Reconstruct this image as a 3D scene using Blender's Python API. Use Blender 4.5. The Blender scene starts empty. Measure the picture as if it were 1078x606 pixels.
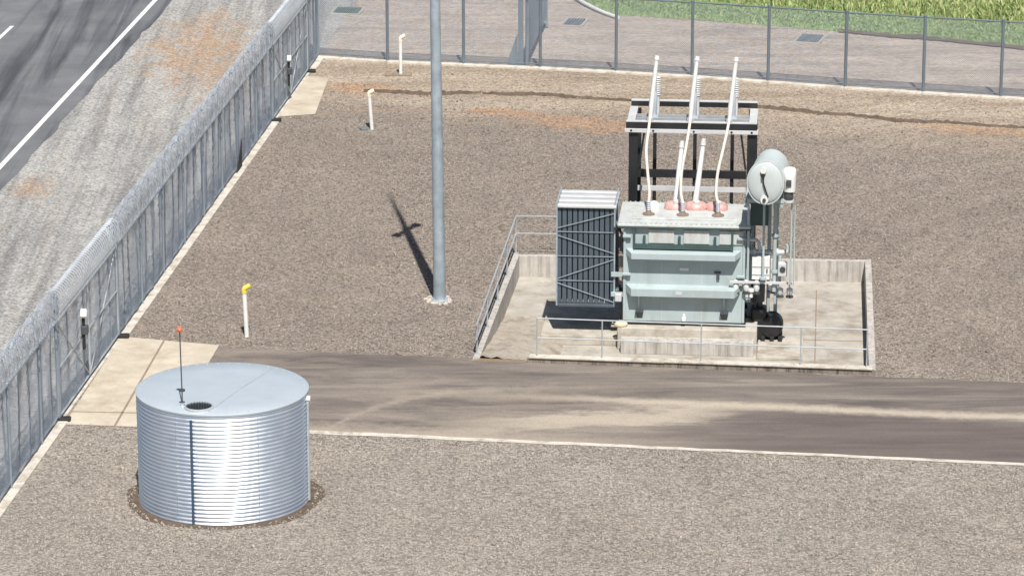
import bpy, bmesh, math, random
import numpy as np
from mathutils import Vector, Matrix, Quaternion
R = math.radians
random.seed(7)
rng = np.random.default_rng(11)
C = bpy.context.scene.collection
scene = bpy.context.scene

# ------------------------------------------------------------------ camera, sky, sun, exposure
cam = bpy.data.cameras.new('camera')
cam.sensor_width = 36.0
cam.lens = 3800.0 / 1078.0 * 36.0
cam.clip_start = 1.0
cam.clip_end = 3000.0
cam_o = bpy.data.objects.new('camera', cam)
C.objects.link(cam_o)
cam_o.location = (0, -86, 25.4)
cam_o.rotation_euler = (R(90 - 16.2), 0, 0)
scene.camera = cam_o

SUN_EL = R(57)
SUN_AZ = (0.137, -0.990)                       # horizontal direction towards the sun
world = bpy.data.worlds.new('World')
scene.world = world
world.use_nodes = True
wn = world.node_tree
bg = wn.nodes['Background']
sky = wn.nodes.new('ShaderNodeTexSky')
sky.sky_type = 'NISHITA'
sky.sun_disc = False
sky.sun_elevation = SUN_EL
sky.sun_rotation = math.atan2(SUN_AZ[0], SUN_AZ[1])
sky.air_density = 1.0
sky.dust_density = 1.2
sky.ozone_density = 1.0
wn.links.new(sky.outputs[0], bg.inputs[0])
bg.inputs[1].default_value = 0.05

sun = bpy.data.lights.new('sun', 'SUN')
sun.energy = 4.6
sun.angle = R(0.55)
sun.color = (1.0, 0.95, 0.88)
sun_o = bpy.data.objects.new('sun', sun)
C.objects.link(sun_o)
sun_o.location = (20, -120, 120)
d = Vector((-SUN_AZ[0] * math.cos(SUN_EL), -SUN_AZ[1] * math.cos(SUN_EL), -math.sin(SUN_EL)))
sun_o.rotation_euler = d.to_track_quat('-Z', 'Y').to_euler()

scene.view_settings.view_transform = 'Standard'
scene.view_settings.look = 'None'
scene.view_settings.gamma = 1.0
scene.view_settings.exposure = 0.42
scene.render.engine = 'CYCLES'
scene.cycles.max_bounces = 6
scene.cycles.sample_clamp_indirect = 6.0

# ------------------------------------------------------------------ helpers
class MB:
    """collects shapes into one mesh"""
    def __init__(s):
        s.v, s.f = [], []
    def add(s, vs, fs):
        n = len(s.v)
        s.v += [tuple(v) for v in vs]
        s.f += [tuple(i + n for i in f) for f in fs]
        return s
    def box(s, c, size, rz=0.0, rx=0.0, ry=0.0):
        M = Matrix.Rotation(rz, 3, 'Z') @ Matrix.Rotation(ry, 3, 'Y') @ Matrix.Rotation(rx, 3, 'X')
        c = Vector(c)
        vs = [c + M @ Vector((x * size[0] / 2, y * size[1] / 2, z * size[2] / 2))
              for x in (-1, 1) for y in (-1, 1) for z in (-1, 1)]
        return s.add(vs, [(0, 1, 3, 2), (4, 6, 7, 5), (0, 4, 5, 1), (2, 3, 7, 6), (0, 2, 6, 4), (1, 5, 7, 3)])
    def ext(s, a, b):
        """box from corner a to corner b"""
        return s.box([(a[i] + b[i]) / 2 for i in range(3)], [abs(b[i] - a[i]) for i in range(3)])
    def bar(s, p0, p1, w, h, up=(0, 0, 1)):
        p0, p1 = Vector(p0), Vector(p1)
        t = (p1 - p0).normalized()
        u = Vector(up)
        if abs(t.dot(u)) > 0.98:
            u = Vector((0, 1, 0))
        a = t.cross(u).normalized()
        b = a.cross(t).normalized()
        vs = []
        for p in (p0, p1):
            for sa, sb in ((-1, -1), (1, -1), (1, 1), (-1, 1)):
                vs.append(p + a * sa * w / 2 + b * sb * h / 2)
        return s.add(vs, [(3, 2, 1, 0), (4, 5, 6, 7), (0, 1, 5, 4), (1, 2, 6, 5), (2, 3, 7, 6), (3, 0, 4, 7)])
    def tube(s, pts, r, n=8, cap=True):
        pts = [Vector(p) for p in pts]
        rs = r if isinstance(r, (list, tuple)) else [r] * len(pts)
        base = len(s.v)
        prev = None
        for i, p in enumerate(pts):
            t = (pts[min(i + 1, len(pts) - 1)] - pts[max(i - 1, 0)]).normalized()
            if prev is None:
                u = Vector((0, 0, 1)) if abs(t.z) < 0.9 else Vector((1, 0, 0))
                a = t.cross(u).normalized()
            else:
                a = (prev - t * prev.dot(t)).normalized()
            prev = a
            b = t.cross(a)
            for k in range(n):
                q = 2 * math.pi * k / n
                s.v.append(tuple(p + (a * math.cos(q) + b * math.sin(q)) * rs[i]))
        for i in range(len(pts) - 1):
            for k in range(n):
                k2 = (k + 1) % n
                s.f.append((base + i * n + k, base + i * n + k2, base + (i + 1) * n + k2, base + (i + 1) * n + k))
        if cap:
            s.f.append(tuple(base + k for k in reversed(range(n))))
            s.f.append(tuple(base + (len(pts) - 1) * n + k for k in range(n)))
        return s
    def lathe(s, prof, c=(0, 0, 0), n=32, axis='Z', cap=True):
        base = len(s.v)
        c = Vector(c)
        for (r, h) in prof:
            for k in range(n):
                q = 2 * math.pi * k / n
                x, y = r * math.cos(q), r * math.sin(q)
                if axis == 'Z':
                    p = Vector((x, y, h))
                elif axis == 'Y':
                    p = Vector((x, h, -y))
                else:
                    p = Vector((h, x, y))
                s.v.append(tuple(c + p))
        m = len(prof)
        for i in range(m - 1):
            for k in range(n):
                k2 = (k + 1) % n
                s.f.append((base + i * n + k, base + i * n + k2, base + (i + 1) * n + k2, base + (i + 1) * n + k))
        if cap:
            s.f.append(tuple(base + k for k in reversed(range(n))))
            s.f.append(tuple(base + (m - 1) * n + k for k in range(n)))
        return s
    def build(s, name, mat, parent=None, smooth=False, bevel=0.0, seg=2):
        me = bpy.data.meshes.new(name)
        me.from_pydata(s.v, [], s.f)
        me.update()
        me.materials.append(mat)
        if smooth:
            me.shade_smooth()
            try:
                me.set_sharp_from_angle(angle=R(40))
            except Exception:
                pass
        o = bpy.data.objects.new(name, me)
        C.objects.link(o)
        if parent:
            o.parent = parent
        if bevel:
            b = o.modifiers.new('bevel', 'BEVEL')
            b.width = bevel
            b.segments = seg
            b.limit_method = 'ANGLE'
            b.angle_limit = R(40)
        return o

def thing(name, label, cat, loc=(0, 0, 0), rz=0.0, group=None):
    o = bpy.data.objects.new(name, None)
    C.objects.link(o)
    o.location = loc
    o.rotation_euler = (0, 0, rz)
    o.empty_display_size = 0.3
    o['label'] = label
    o['category'] = cat
    if group:
        o['group'] = group
    return o

def tag(o, label, cat, group=None):
    o['label'] = label
    o['category'] = cat
    if group:
        o['group'] = group
    return o

def struct(o, kind='structure', label=None):
    o['kind'] = kind
    if label:
        o['label'] = label
    return o

def np_mesh(name, verts, faces, mat, parent=None):
    """verts Nx3, faces Mx3 or Mx4 numpy arrays"""
    me = bpy.data.meshes.new(name)
    k = faces.shape[1]
    me.vertices.add(len(verts))
    me.vertices.foreach_set('co', verts.astype(np.float32).ravel())
    me.loops.add(faces.size)
    me.loops.foreach_set('vertex_index', faces.astype(np.int32).ravel())
    me.polygons.add(len(faces))
    me.polygons.foreach_set('loop_start', np.arange(0, faces.size, k, dtype=np.int32))
    me.update(calc_edges=True)
    me.validate()
    me.materials.append(mat)
    o = bpy.data.objects.new(name, me)
    C.objects.link(o)
    if parent:
        o.parent = parent
    return o

def wires(segs, r):
    """prisms (3 sides) along many straight segments -> verts, faces"""
    P0 = np.array([s[0] for s in segs], float)
    P1 = np.array([s[1] for s in segs], float)
    t = P1 - P0
    t /= np.linalg.norm(t, axis=1)[:, None]
    ref = np.tile(np.array([0.0, 1.0, 0.0]), (len(t), 1))
    par = np.abs(t[:, 1]) > 0.9
    ref[par] = (1, 0, 0)
    a = np.cross(t, ref)
    a /= np.linalg.norm(a, axis=1)[:, None]
    b = np.cross(t, a)
    rings = []
    for P in (P0, P1):
        for k in range(3):
            q = 2 * math.pi * k / 3
            rings.append(P + r * (a * math.cos(q) + b * math.sin(q)))
    V = np.stack(rings, 1).reshape(-1, 3)
    base = (np.arange(len(segs)) * 6)[:, None]
    F = np.concatenate([base + np.array([[k, (k + 1) % 3, 3 + (k + 1) % 3, 3 + k]]) for k in range(3)], 0)
    return V, F

def chain_segs(L, z0, z1, pitch=0.0707, bulge=0.0):
    """diagonal wires; a hung fabric bulges in and out between its ties"""
    H = z1 - z0
    ph = [random.uniform(0, 6.3) for _ in range(6)]
    k1, k2, k3 = random.uniform(5, 8), random.uniform(11, 16), random.uniform(2.0, 3.5)
    def off(x, z):
        if not bulge:
            return 0.0
        e = min(1, 4 * x / L * (1 - x / L) * 1.6)
        zz = (z - z0) / H
        return bulge * e * (math.sin(k1 * x + ph[0] + 1.1 * math.sin(2.2 * zz + ph[3])) + 0.4 * math.sin(k2 * x + ph[1] + 1.5 * zz) + 0.7 * math.sin(k3 * x + ph[2] - 2 * zz))
    out = []
    k = -H
    N = 10 if bulge else 1
    while k < L:
        a, b = max(0, -k), min(H, L - k)
        if b - a > 0.01:
            for sgn in (1, -1):
                pts = []
                for i in range(N + 1):
                    t = a + (b - a) * i / N
                    x, z = (k + t, z0 + t) if sgn > 0 else (L - k - t, z0 + t)
                    pts.append((x, 0.004 * sgn + off(x, z), z))
                out += list(zip(pts[:-1], pts[1:]))
        k += pitch
    return out

# ------------------------------------------------------------------ materials
def new_mat(name):
    m = bpy.data.materials.new(name)
    m.use_nodes = True
    nt = m.node_tree
    return m, nt, nt.nodes['Principled BSDF']

def nd(nt, typ, **kw):
    n = nt.nodes.new(typ)
    for k, v in kw.items():
        setattr(n, k, v)
    return n

def ramp(nt, src, stops):
    r = nt.nodes.new('ShaderNodeValToRGB')
    e = r.color_ramp.elements
    while len(e) < len(stops):
        e.new(0.5)
    for i, (p, c) in enumerate(stops):
        e[i].position = p
        e[i].color = (*c, 1) if len(c) == 3 else c
    nt.links.new(src, r.inputs[0])
    return r.outputs[0]

def noise(nt, scale, detail=4, rough=0.55, vec=None, dist=0.0):
    n = nt.nodes.new('ShaderNodeTexNoise')
    n.inputs['Scale'].default_value = scale
    n.inputs['Detail'].default_value = detail
    n.inputs['Roughness'].default_value = rough
    n.inputs['Distortion'].default_value = dist
    if vec is None:
        vec = nt.nodes.new('ShaderNodeTexCoord').outputs['Object']
    nt.links.new(vec, n.inputs['Vector'])
    return n.outputs['Fac']

def mixc(nt, fac, a, b, mode='MIX'):
    m = nt.nodes.new('ShaderNodeMix')
    m.data_type = 'RGBA'
    m.blend_type = mode
    for sock, v in ((m.inputs[0], fac), (m.inputs[6], a), (m.inputs[7], b)):
        if isinstance(v, bpy.types.NodeSocket):
            nt.links.new(v, sock)
        elif isinstance(v, (int, float)):
            sock.default_value = v
        else:
            sock.default_value = (*v, 1)
    return m.outputs[2]

def mth(nt, op, a, b=None, c=None, clamp=False):
    m = nt.nodes.new('ShaderNodeMath')
    m.operation = op
    m.use_clamp = clamp
    for i, v in enumerate((a, b, c)):
        if v is None:
            continue
        if isinstance(v, bpy.types.NodeSocket):
            nt.links.new(v, m.inputs[i])
        else:
            m.inputs[i].default_value = v
    return m.outputs[0]

def bump(nt, bsdf, h, strength=0.4, dist=0.02):
    b = nt.nodes.new('ShaderNodeBump')
    b.inputs['Strength'].default_value = strength
    b.inputs['Distance'].default_value = dist
    nt.links.new(h, b.inputs['Height'])
    nt.links.new(b.outputs[0], bsdf.inputs['Normal'])

def coords(nt, scale=(1, 1, 1), rot=0.0, loc=(0, 0, 0)):
    tc = nt.nodes.new('ShaderNodeTexCoord').outputs['Object']
    mp = nt.nodes.new('ShaderNodeMapping')
    mp.vector_type = 'POINT'
    mp.inputs['Scale'].default_value = scale
    mp.inputs['Rotation'].default_value = (0, 0, rot)
    mp.inputs['Location'].default_value = loc
    nt.links.new(tc, mp.inputs[0])
    return mp.outputs[0]

def simple(name, col, rough=0.5, metal=0.0, var=0.12, scale=3.0, dirt=0.0, dirtcol=(0.2, 0.15, 0.1), bmp=0.0, spec=0.5):
    m, nt, b = new_mat(name)
    n1 = noise(nt, scale, 5, 0.6)
    lo = tuple(max(0, c * (1 - var)) for c in col)
    hi = tuple(min(1, c * (1 + var)) for c in col)
    c = ramp(nt, n1, [(0.3, lo), (0.7, hi)])
    if dirt > 0:
        n2 = noise(nt, scale * 0.7, 7, 0.7, coords(nt, (3, 3, 0.6)))
        f = ramp(nt, n2, [(0.5, (0, 0, 0)), (0.72, (dirt, dirt, dirt))])
        c = mixc(nt, f, c, dirtcol)
    nt.links.new(c, b.inputs['Base Color'])
    rr = ramp(nt, noise(nt, scale * 2.3, 4), [(0.3, (rough * 0.85,) * 3), (0.7, (min(1, rough * 1.15),) * 3)])
    nt.links.new(rr, b.inputs['Roughness'])
    b.inputs['Metallic'].default_value = metal
    b.inputs['Specular IOR Level'].default_value = spec
    if bmp:
        bump(nt, b, noise(nt, scale * 15, 4), bmp, 0.01)
    return m

M = {}
M['galv'] = simple('galvanised_steel', (0.50, 0.54, 0.57), 0.5, 0.45, 0.14, 4)
M['wire'] = simple('fence_wire', (0.34, 0.40, 0.48), 0.5, 0.3, 0.1, 1)
M['razor'] = simple('razor_wire', (0.43, 0.475, 0.535), 0.55, 0.25, 0.1, 1)
M['post'] = simple('fence_post_steel', (0.30, 0.35, 0.40), 0.55, 0.3, 0.12, 3)
M['darkpost'] = simple('dark_fence_post', (0.15, 0.185, 0.22), 0.55, 0.2, 0.12, 3)
M['black'] = simple('black_steel', (0.018, 0.019, 0.022), 0.45, 0.0, 0.3, 3)
M['darkgrey'] = simple('dark_grey_steel', (0.06, 0.07, 0.075), 0.5, 0.0, 0.25, 3)
M['green'] = simple('transformer_paint', (0.39, 0.465, 0.475), 0.42, 0.0, 0.08, 1.5, 0.4, (0.27, 0.28, 0.25))
M['green_top'] = simple('lid_paint', (0.52, 0.55, 0.54), 0.4, 0.0, 0.10, 2.5, 0.6, (0.36, 0.29, 0.24))
M['darkgreen'] = simple('shaded_green_steel', (0.05, 0.085, 0.085), 0.5, 0.0, 0.2, 2)  # darkened transformer green, shade put into the colour
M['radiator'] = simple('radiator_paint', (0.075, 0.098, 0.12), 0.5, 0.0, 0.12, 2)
M['cons'] = simple('conservator_paint', (0.50, 0.555, 0.56), 0.33, 0.0, 0.06, 1.5, 0.25, (0.33, 0.34, 0.31))
M['white'] = simple('white_paint', (0.72, 0.73, 0.72), 0.45, 0.0, 0.06, 3)
M['offwhite'] = simple('grey_white_steel', (0.58, 0.59, 0.60), 0.5, 0.1, 0.1, 3)
M['cream'] = simple('cream_cable', (0.64, 0.60, 0.53), 0.55, 0.0, 0.1, 4)
M['coral'] = simple('coral_paint', (0.62, 0.36, 0.33), 0.5, 0.0, 0.3, 7)
M['brown'] = simple('brown_porcelain', (0.22, 0.17, 0.14), 0.35, 0.0, 0.2, 4)
M['porc'] = simple('grey_porcelain', (0.42, 0.46, 0.52), 0.35, 0.0, 0.1, 4)
M['yellow'] = simple('yellow_plastic', (0.78, 0.62, 0.10), 0.45, 0.0, 0.1, 4)
M['pale_yellow'] = simple('pale_yellow_plastic', (0.80, 0.76, 0.60), 0.45, 0.0, 0.1, 4)
M['pipewhite'] = simple('white_plastic_pipe', (0.74, 0.74, 0.72), 0.45, 0.0, 0.08, 4)
M['orange'] = simple('orange_plastic', (0.75, 0.13, 0.05), 0.4, 0.0, 0.1, 4)
M['rubber'] = simple('black_rubber', (0.02, 0.02, 0.022), 0.7, 0.0, 0.2, 4)
M['timber'] = simple('weathered_timber', (0.25, 0.20, 0.15), 0.8, 0.0, 0.25, 6)
M['pole'] = simple('mast_steel', (0.36, 0.43, 0.48), 0.5, 0.3, 0.22, 3, 0.35, (0.22, 0.26, 0.29))
M['lid_grey'] = simple('drain_lid', (0.20, 0.23, 0.25), 0.6, 0.2, 0.2, 4)
M['lid_green'] = simple('drain_lid_green', (0.10, 0.15, 0.13), 0.6, 0.0, 0.2, 4)
M['sack'] = simple('cream_sack', (0.62, 0.52, 0.38), 0.85, 0.0, 0.15, 5, bmp=0.3)

def mat_tank():
    m, nt, b = new_mat('corrugated_zinc')
    c = ramp(nt, noise(nt, 1.2, 5, 0.6, coords(nt, (1, 1, 0.4))), [(0.3, (0.70, 0.78, 0.88)), (0.7, (0.84, 0.89, 0.95))])
    nt.links.new(c, b.inputs['Base Color'])
    b.inputs['Metallic'].default_value = 0.85
    nt.links.new(ramp(nt, noise(nt, 5, 4), [(0.3, (0.34,) * 3), (0.7, (0.44,) * 3)]), b.inputs['Roughness'])
    return m
M['tank'] = mat_tank()
def mat_roof():
    m, nt, b = new_mat('zinc_roof')
    c = ramp(nt, noise(nt, 1.6, 6, 0.65), [(0.3, (0.50, 0.57, 0.63)), (0.7, (0.57, 0.64, 0.70))])
    nt.links.new(c, b.inputs['Base Color'])
    b.inputs['Metallic'].default_value = 0.35
    b.inputs['Roughness'].default_value = 0.45
    return m
M['roof'] = mat_roof()

def mat_concrete(name, lo, hi, stain=0.5, stcol=(0.16, 0.13, 0.10), sc=1.0, streak=False):
    m, nt, b = new_mat(name)
    n1 = noise(nt, 1.3 * sc, 7, 0.65)
    c = ramp(nt, n1, [(0.3, lo), (0.7, hi)])
    v2 = coords(nt, (6, 6, 0.35)) if streak else coords(nt, (1, 1, 1))
    n2 = noise(nt, 0.9 * sc if not streak else 1.4, 8, 0.7, v2)
    f = ramp(nt, n2, [(0.48, (0, 0, 0)), (0.66, (stain,) * 3)])
    c = mixc(nt, f, c, stcol)
    fine = noise(nt, 60, 4, 0.7)
    c = mixc(nt, 0.35, c, ramp(nt, fine, [(0.3, (0.35,) * 3), (0.7, (1.0,) * 3)]), 'MULTIPLY')
    nt.links.new(c, b.inputs['Base Color'])
    b.inputs['Roughness'].default_value = 0.85
    bump(nt, b, fine, 0.3, 0.01)
    return m
M['conc'] = mat_concrete('pale_concrete', (0.42, 0.385, 0.325), (0.60, 0.56, 0.49), 0.8, (0.26, 0.205, 0.155), 1.6)
M['apron'] = mat_concrete('apron_concrete', (0.48, 0.42, 0.33), (0.66, 0.59, 0.48), 0.45, (0.30, 0.22, 0.15))
M['kerb'] = mat_concrete('kerb_concrete', (0.52, 0.48, 0.41), (0.74, 0.70, 0.63), 0.85, (0.33, 0.275, 0.215), 2.6)
M['wallconc'] = mat_concrete('bund_wall_concrete', (0.42, 0.40, 0.37), (0.62, 0.59, 0.55), 0.75, (0.20, 0.17, 0.14), 1.5, True)
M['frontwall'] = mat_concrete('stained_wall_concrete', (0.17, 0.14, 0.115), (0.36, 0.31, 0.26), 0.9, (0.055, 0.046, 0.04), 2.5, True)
M['floor'] = mat_concrete('bund_floor_concrete', (0.37, 0.345, 0.30), (0.53, 0.50, 0.45), 0.85, (0.26, 0.215, 0.17), 1.3)
M['joint'] = simple('joint_filler', (0.26, 0.20, 0.15), 0.9)

def gravel_base(nt, b, base, sc=13.0, contrast=1.0, bstr=0.9):
    """multiplies pebble variation onto colour socket/tuple base"""
    tc = nt.nodes.new('ShaderNodeTexCoord').outputs['Object']
    wob = nt.nodes.new('ShaderNodeMix'); wob.data_type = 'VECTOR'
    vo = nt.nodes.new('ShaderNodeTexVoronoi')
    vo.inputs['Scale'].default_value = sc
    nt.links.new(tc, vo.inputs['Vector'])
    nt.nodes.remove(wob)
    sep = nt.nodes.new('ShaderNodeSeparateColor')
    nt.links.new(vo.outputs['Color'], sep.inputs[0])
    lo, hi = 1 - 0.5 * contrast, 1 + 0.4 * contrast
    c1 = ramp(nt, sep.outputs[0], [(0.0, (lo,) * 3), (0.55, (1, 0.985, 0.97)), (1.0, (hi, hi * 0.985, hi * 0.96))])
    c = mixc(nt, 1.0, base, c1, 'MULTIPLY')
    gap = ramp(nt, vo.outputs['Distance'], [(0.35, (1, 1, 1)), (0.75, (0.55, 0.53, 0.5))])
    c = mixc(nt, 0.8 * contrast, c, gap, 'MULTIPLY')
    nt.links.new(c, b.inputs['Base Color'])
    b.inputs['Roughness'].default_value = 0.9
    b.inputs['Specular IOR Level'].default_value = 0.25
    inv = mth(nt, 'SUBTRACT', 1.0, vo.outputs['Distance'])
    n = noise(nt, 30, 4, 0.7)
    bump(nt, b, mth(nt, 'ADD', inv, mth(nt, 'MULTIPLY', n, 0.5)), bstr, 0.04)

def lin(nt, ax, ay, c0):
    """ax*x + ay*y + c0 of object coordinates"""
    sp = nt.nodes.new('ShaderNodeSeparateXYZ')
    nt.links.new(nt.nodes.new('ShaderNodeTexCoord').outputs['Object'], sp.inputs[0])
    return mth(nt, 'ADD', mth(nt, 'MULTIPLY_ADD', sp.outputs[0], ax, c0), mth(nt, 'MULTIPLY', sp.outputs[1], ay))

def smooth(nt, x, a, b):
    m = nt.nodes.new('ShaderNodeMapRange')
    m.interpolation_type = 'SMOOTHSTEP'
    m.inputs['From Min'].default_value = a
    m.inputs['From Max'].default_value = b
    nt.links.new(x, m.inputs['Value'])
    return m.outputs[0]

def mat_yard():
    m, nt, b = new_mat('yard_gravel')
    big = noise(nt, 0.3, 8, 0.7)
    c = ramp(nt, big, [(0.3, (0.245, 0.212, 0.184)), (0.55, (0.295, 0.258, 0.226)), (0.75, (0.345, 0.303, 0.265))])
    # foreground gravel is greyer
    fr = smooth(nt, lin(nt, 0.12, 1.0, 0), -8.0, -12.0)
    c = mixc(nt, fr, c, ramp(nt, big, [(0.3, (0.290, 0.264, 0.236)), (0.7, (0.390, 0.358, 0.322))]))
    # brown dirt and clay towards the back fence (line y = 26.6 - 0.265x)
    dline = lin(nt, 0.262, 1.0, -26.5)
    wob = mth(nt, 'MULTIPLY_ADD', noise(nt, 0.35, 6, 0.65), 7.0, -3.5)
    f = smooth(nt, mth(nt, 'ADD', dline, wob), -8.5, -4.0)
    clay = ramp(nt, noise(nt, 0.5, 7, 0.68, coords(nt, (0.30, 1.3, 1), R(14))), [(0.32, (0.30, 0.245, 0.190)), (0.5, (0.43, 0.36, 0.285)), (0.66, (0.52, 0.45, 0.365))])
    c = mixc(nt, mth(nt, 'MULTIPLY', f, 0.9), c, clay)
    # small orange clay patches
    wn_ = noise(nt, 0.9, 6, 0.7, coords(nt, (0.6, 1.3, 1)))
    for (px, py, rx, ry) in ((2.2, 18.9, 2.6, 1.3), (13.6, 18.3, 2.4, 0.8), (-0.2, 20.6, 1.6, 0.7), (-4.6, 23.6, 1.5, 1.0)):
        ex = lin(nt, 1 / rx, 0, -px / rx); ey = lin(nt, 0.25 / ry, 1 / ry, -(py + 0.25 * px) / ry)
        dd = mth(nt, 'ADD', mth(nt, 'MULTIPLY', ex, ex), mth(nt, 'MULTIPLY', ey, ey))
        dd = mth(nt, 'ADD', dd, mth(nt, 'MULTIPLY_ADD', wn_, 3.0, -1.5))
        c = mixc(nt, mth(nt, 'MULTIPLY', smooth(nt, dd, 1.0, 0.1), 0.65), c, (0.46, 0.285, 0.175))
    # turning arcs of vehicles on the right of the yard
    sp = nt.nodes.new('ShaderNodeSeparateXYZ')
    nt.links.new(nt.nodes.new('ShaderNodeTexCoord').outputs['Object'], sp.inputs[0])
    dx, dy = mth(nt, 'SUBTRACT', sp.outputs[0], 22.0), mth(nt, 'SUBTRACT', sp.outputs[1], 0.0)
    rr_ = mth(nt, 'SQRT', mth(nt, 'ADD', mth(nt, 'MULTIPLY', dx, dx), mth(nt, 'MULTIPLY', dy, dy)))
    cv = nt.nodes.new('ShaderNodeCombineXYZ')
    nt.links.new(mth(nt, 'MULTIPLY', rr_, 1.5), cv.inputs[0]); nt.links.new(mth(nt, 'MULTIPLY', sp.outputs[1], 0.10), cv.inputs[1])
    arc = noise(nt, 1.0, 5, 0.65, cv.outputs[0], 0.3)
    am = smooth(nt, lin(nt, 1, 0, 0), 6.0, 11.0)
    c = mixc(nt, mth(nt, 'MULTIPLY', am, ramp(nt, arc, [(0.5, (0, 0, 0)), (0.6, (0.28,) * 3)])), c, (0.40, 0.35, 0.30))
    c = mixc(nt, mth(nt, 'MULTIPLY', am, ramp(nt, arc, [(0.36, (0.32,) * 3), (0.46, (0, 0, 0))])), c, (0.20, 0.165, 0.14))
    # faint tyre arcs, pale wear
    tr = noise(nt, 0.8, 5, 0.6, coords(nt, (0.12, 1.6, 1), R(8)), 0.6)
    c = mixc(nt, ramp(nt, tr, [(0.55, (0, 0, 0)), (0.7, (0.35,) * 3)]), c, (0.36, 0.31, 0.26))
    gravel_base(nt, b, c, 17.0, 0.75, 0.8)
    return m
M['yard'] = mat_yard()

def mat_stones():
    m, nt, b = new_mat('loose_stones')
    g = nt.nodes.new('ShaderNodeNewGeometry')
    c = ramp(nt, g.outputs['Random Per Island'], [(0.0, (0.15, 0.128, 0.110)), (0.35, (0.24, 0.207, 0.179)), (0.75, (0.31, 0.272, 0.238)), (1.0, (0.39, 0.350, 0.312))])
    c2 = ramp(nt, g.outputs['Random Per Island'], [(0.0, (0.20, 0.180, 0.160)), (0.35, (0.300, 0.272, 0.241)), (0.75, (0.365, 0.333, 0.297)), (1.0, (0.43, 0.397, 0.358))])
    fr = smooth(nt, lin(nt, 0.12, 1.0, 0), -8.0, -12.0)
    big = noise(nt, 0.55, 8, 0.72)
    c = mixc(nt, fr, c, c2)
    c = mixc(nt, 0.6, c, ramp(nt, big, [(0.35, (0.66, 0.68, 0.72)), (0.65, (1.2, 1.16, 1.1))]), 'MULTIPLY')
    nt.links.new(c, b.inputs['Base Color'])
    b.inputs['Roughness'].default_value = 0.9
    b.inputs['Specular IOR Level'].default_value = 0.3
    return m
M['stones'] = mat_stones()

def mat_verge():
    m, nt, b = new_mat('verge_gravel')
    c = ramp(nt, noise(nt, 0.5, 6, 0.65), [(0.3, (0.35, 0.353, 0.35)), (0.7, (0.47, 0.472, 0.465))])
    al = noise(nt, 1.3, 6, 0.65, coords(nt, (1.7, 0.06, 1), R(5.5)))
    c = mixc(nt, ramp(nt, al, [(0.45, (0, 0, 0)), (0.62, (0.75,) * 3)]), c, (0.215, 0.215, 0.215))
    al2 = noise(nt, 1.1, 6, 0.65, coords(nt, (1.5, 0.09, 1), R(5.5), (7, 3, 0)))
    c = mixc(nt, ramp(nt, al2, [(0.52, (0, 0, 0)), (0.66, (0.35,) * 3)]), c, (0.40, 0.36, 0.31))
    wn_ = noise(nt, 1.1, 9, 0.78, coords(nt, (1.4, 0.5, 1), R(5.5)), 0.6)
    for (px, py, rx, ry, k) in ((-10.2, 29.5, 1.9, 6.0, 0.95), (-9.2, 25.5, 1.4, 5.0, 0.45), (-13.3, 11.5, 0.7, 1.5, 0.7)):
        ex = lin(nt, 1 / rx, 0, -px / rx); ey = lin(nt, 0, 1 / ry, -py / ry)
        dd = mth(nt, 'ADD', mth(nt, 'MULTIPLY', ex, ex), mth(nt, 'MULTIPLY', ey, ey))
        dd = mth(nt, 'ADD', dd, mth(nt, 'MULTIPLY_ADD', wn_, 6.0, -3.0))
        c = mixc(nt, mth(nt, 'MULTIPLY', smooth(nt, dd, 1.3, -0.4), k), c, (0.43, 0.315, 0.225))
    gravel_base(nt, b, c, 16.0, 0.7, 0.7)
    return m
M['verge'] = mat_verge()

def mat_dirt():
    m, nt, b = new_mat('dirt_track')
    c = ramp(nt, noise(nt, 0.45, 7, 0.65), [(0.3, (0.39, 0.335, 0.29)), (0.7, (0.52, 0.455, 0.40))])
    t = noise(nt, 1.0, 6, 0.65, coords(nt, (0.25, 1.6, 1), R(17)))
    c = mixc(nt, ramp(nt, t, [(0.45, (0, 0, 0)), (0.68, (0.75,) * 3)]), c, (0.27, 0.235, 0.21))
    gravel_base(nt, b, c, 10.0, 0.5, 0.8)
    return m
M['dirt'] = mat_dirt()

def mat_grassground():
    m, nt, b = new_mat('grass_soil')
    c = ramp(nt, noise(nt, 1.4, 6, 0.65), [(0.3, (0.20, 0.30, 0.11)), (0.55, (0.29, 0.38, 0.15)), (0.75, (0.36, 0.36, 0.18))])
    nt.links.new(c, b.inputs['Base Color'])
    b.inputs['Roughness'].default_value = 0.95
    return m
M['grassground'] = mat_grassground()
def mat_blades(name, a, b_, c_):
    m, nt, b = new_mat(name)
    g = nt.nodes.new('ShaderNodeNewGeometry')
    c = ramp(nt, g.outputs['Random Per Island'], [(0.0, a), (0.6, b_), (1.0, c_)])
    nt.links.new(c, b.inputs['Base Color'])
    b.inputs['Roughness'].default_value = 0.6
    return m
M['blades'] = mat_blades('grass_blades', (0.19, 0.30, 0.11), (0.27, 0.37, 0.15), (0.42, 0.45, 0.22))
M['crop'] = mat_blades('crop_leaves', (0.20, 0.27, 0.09), (0.36, 0.42, 0.16), (0.58, 0.56, 0.30))

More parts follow.
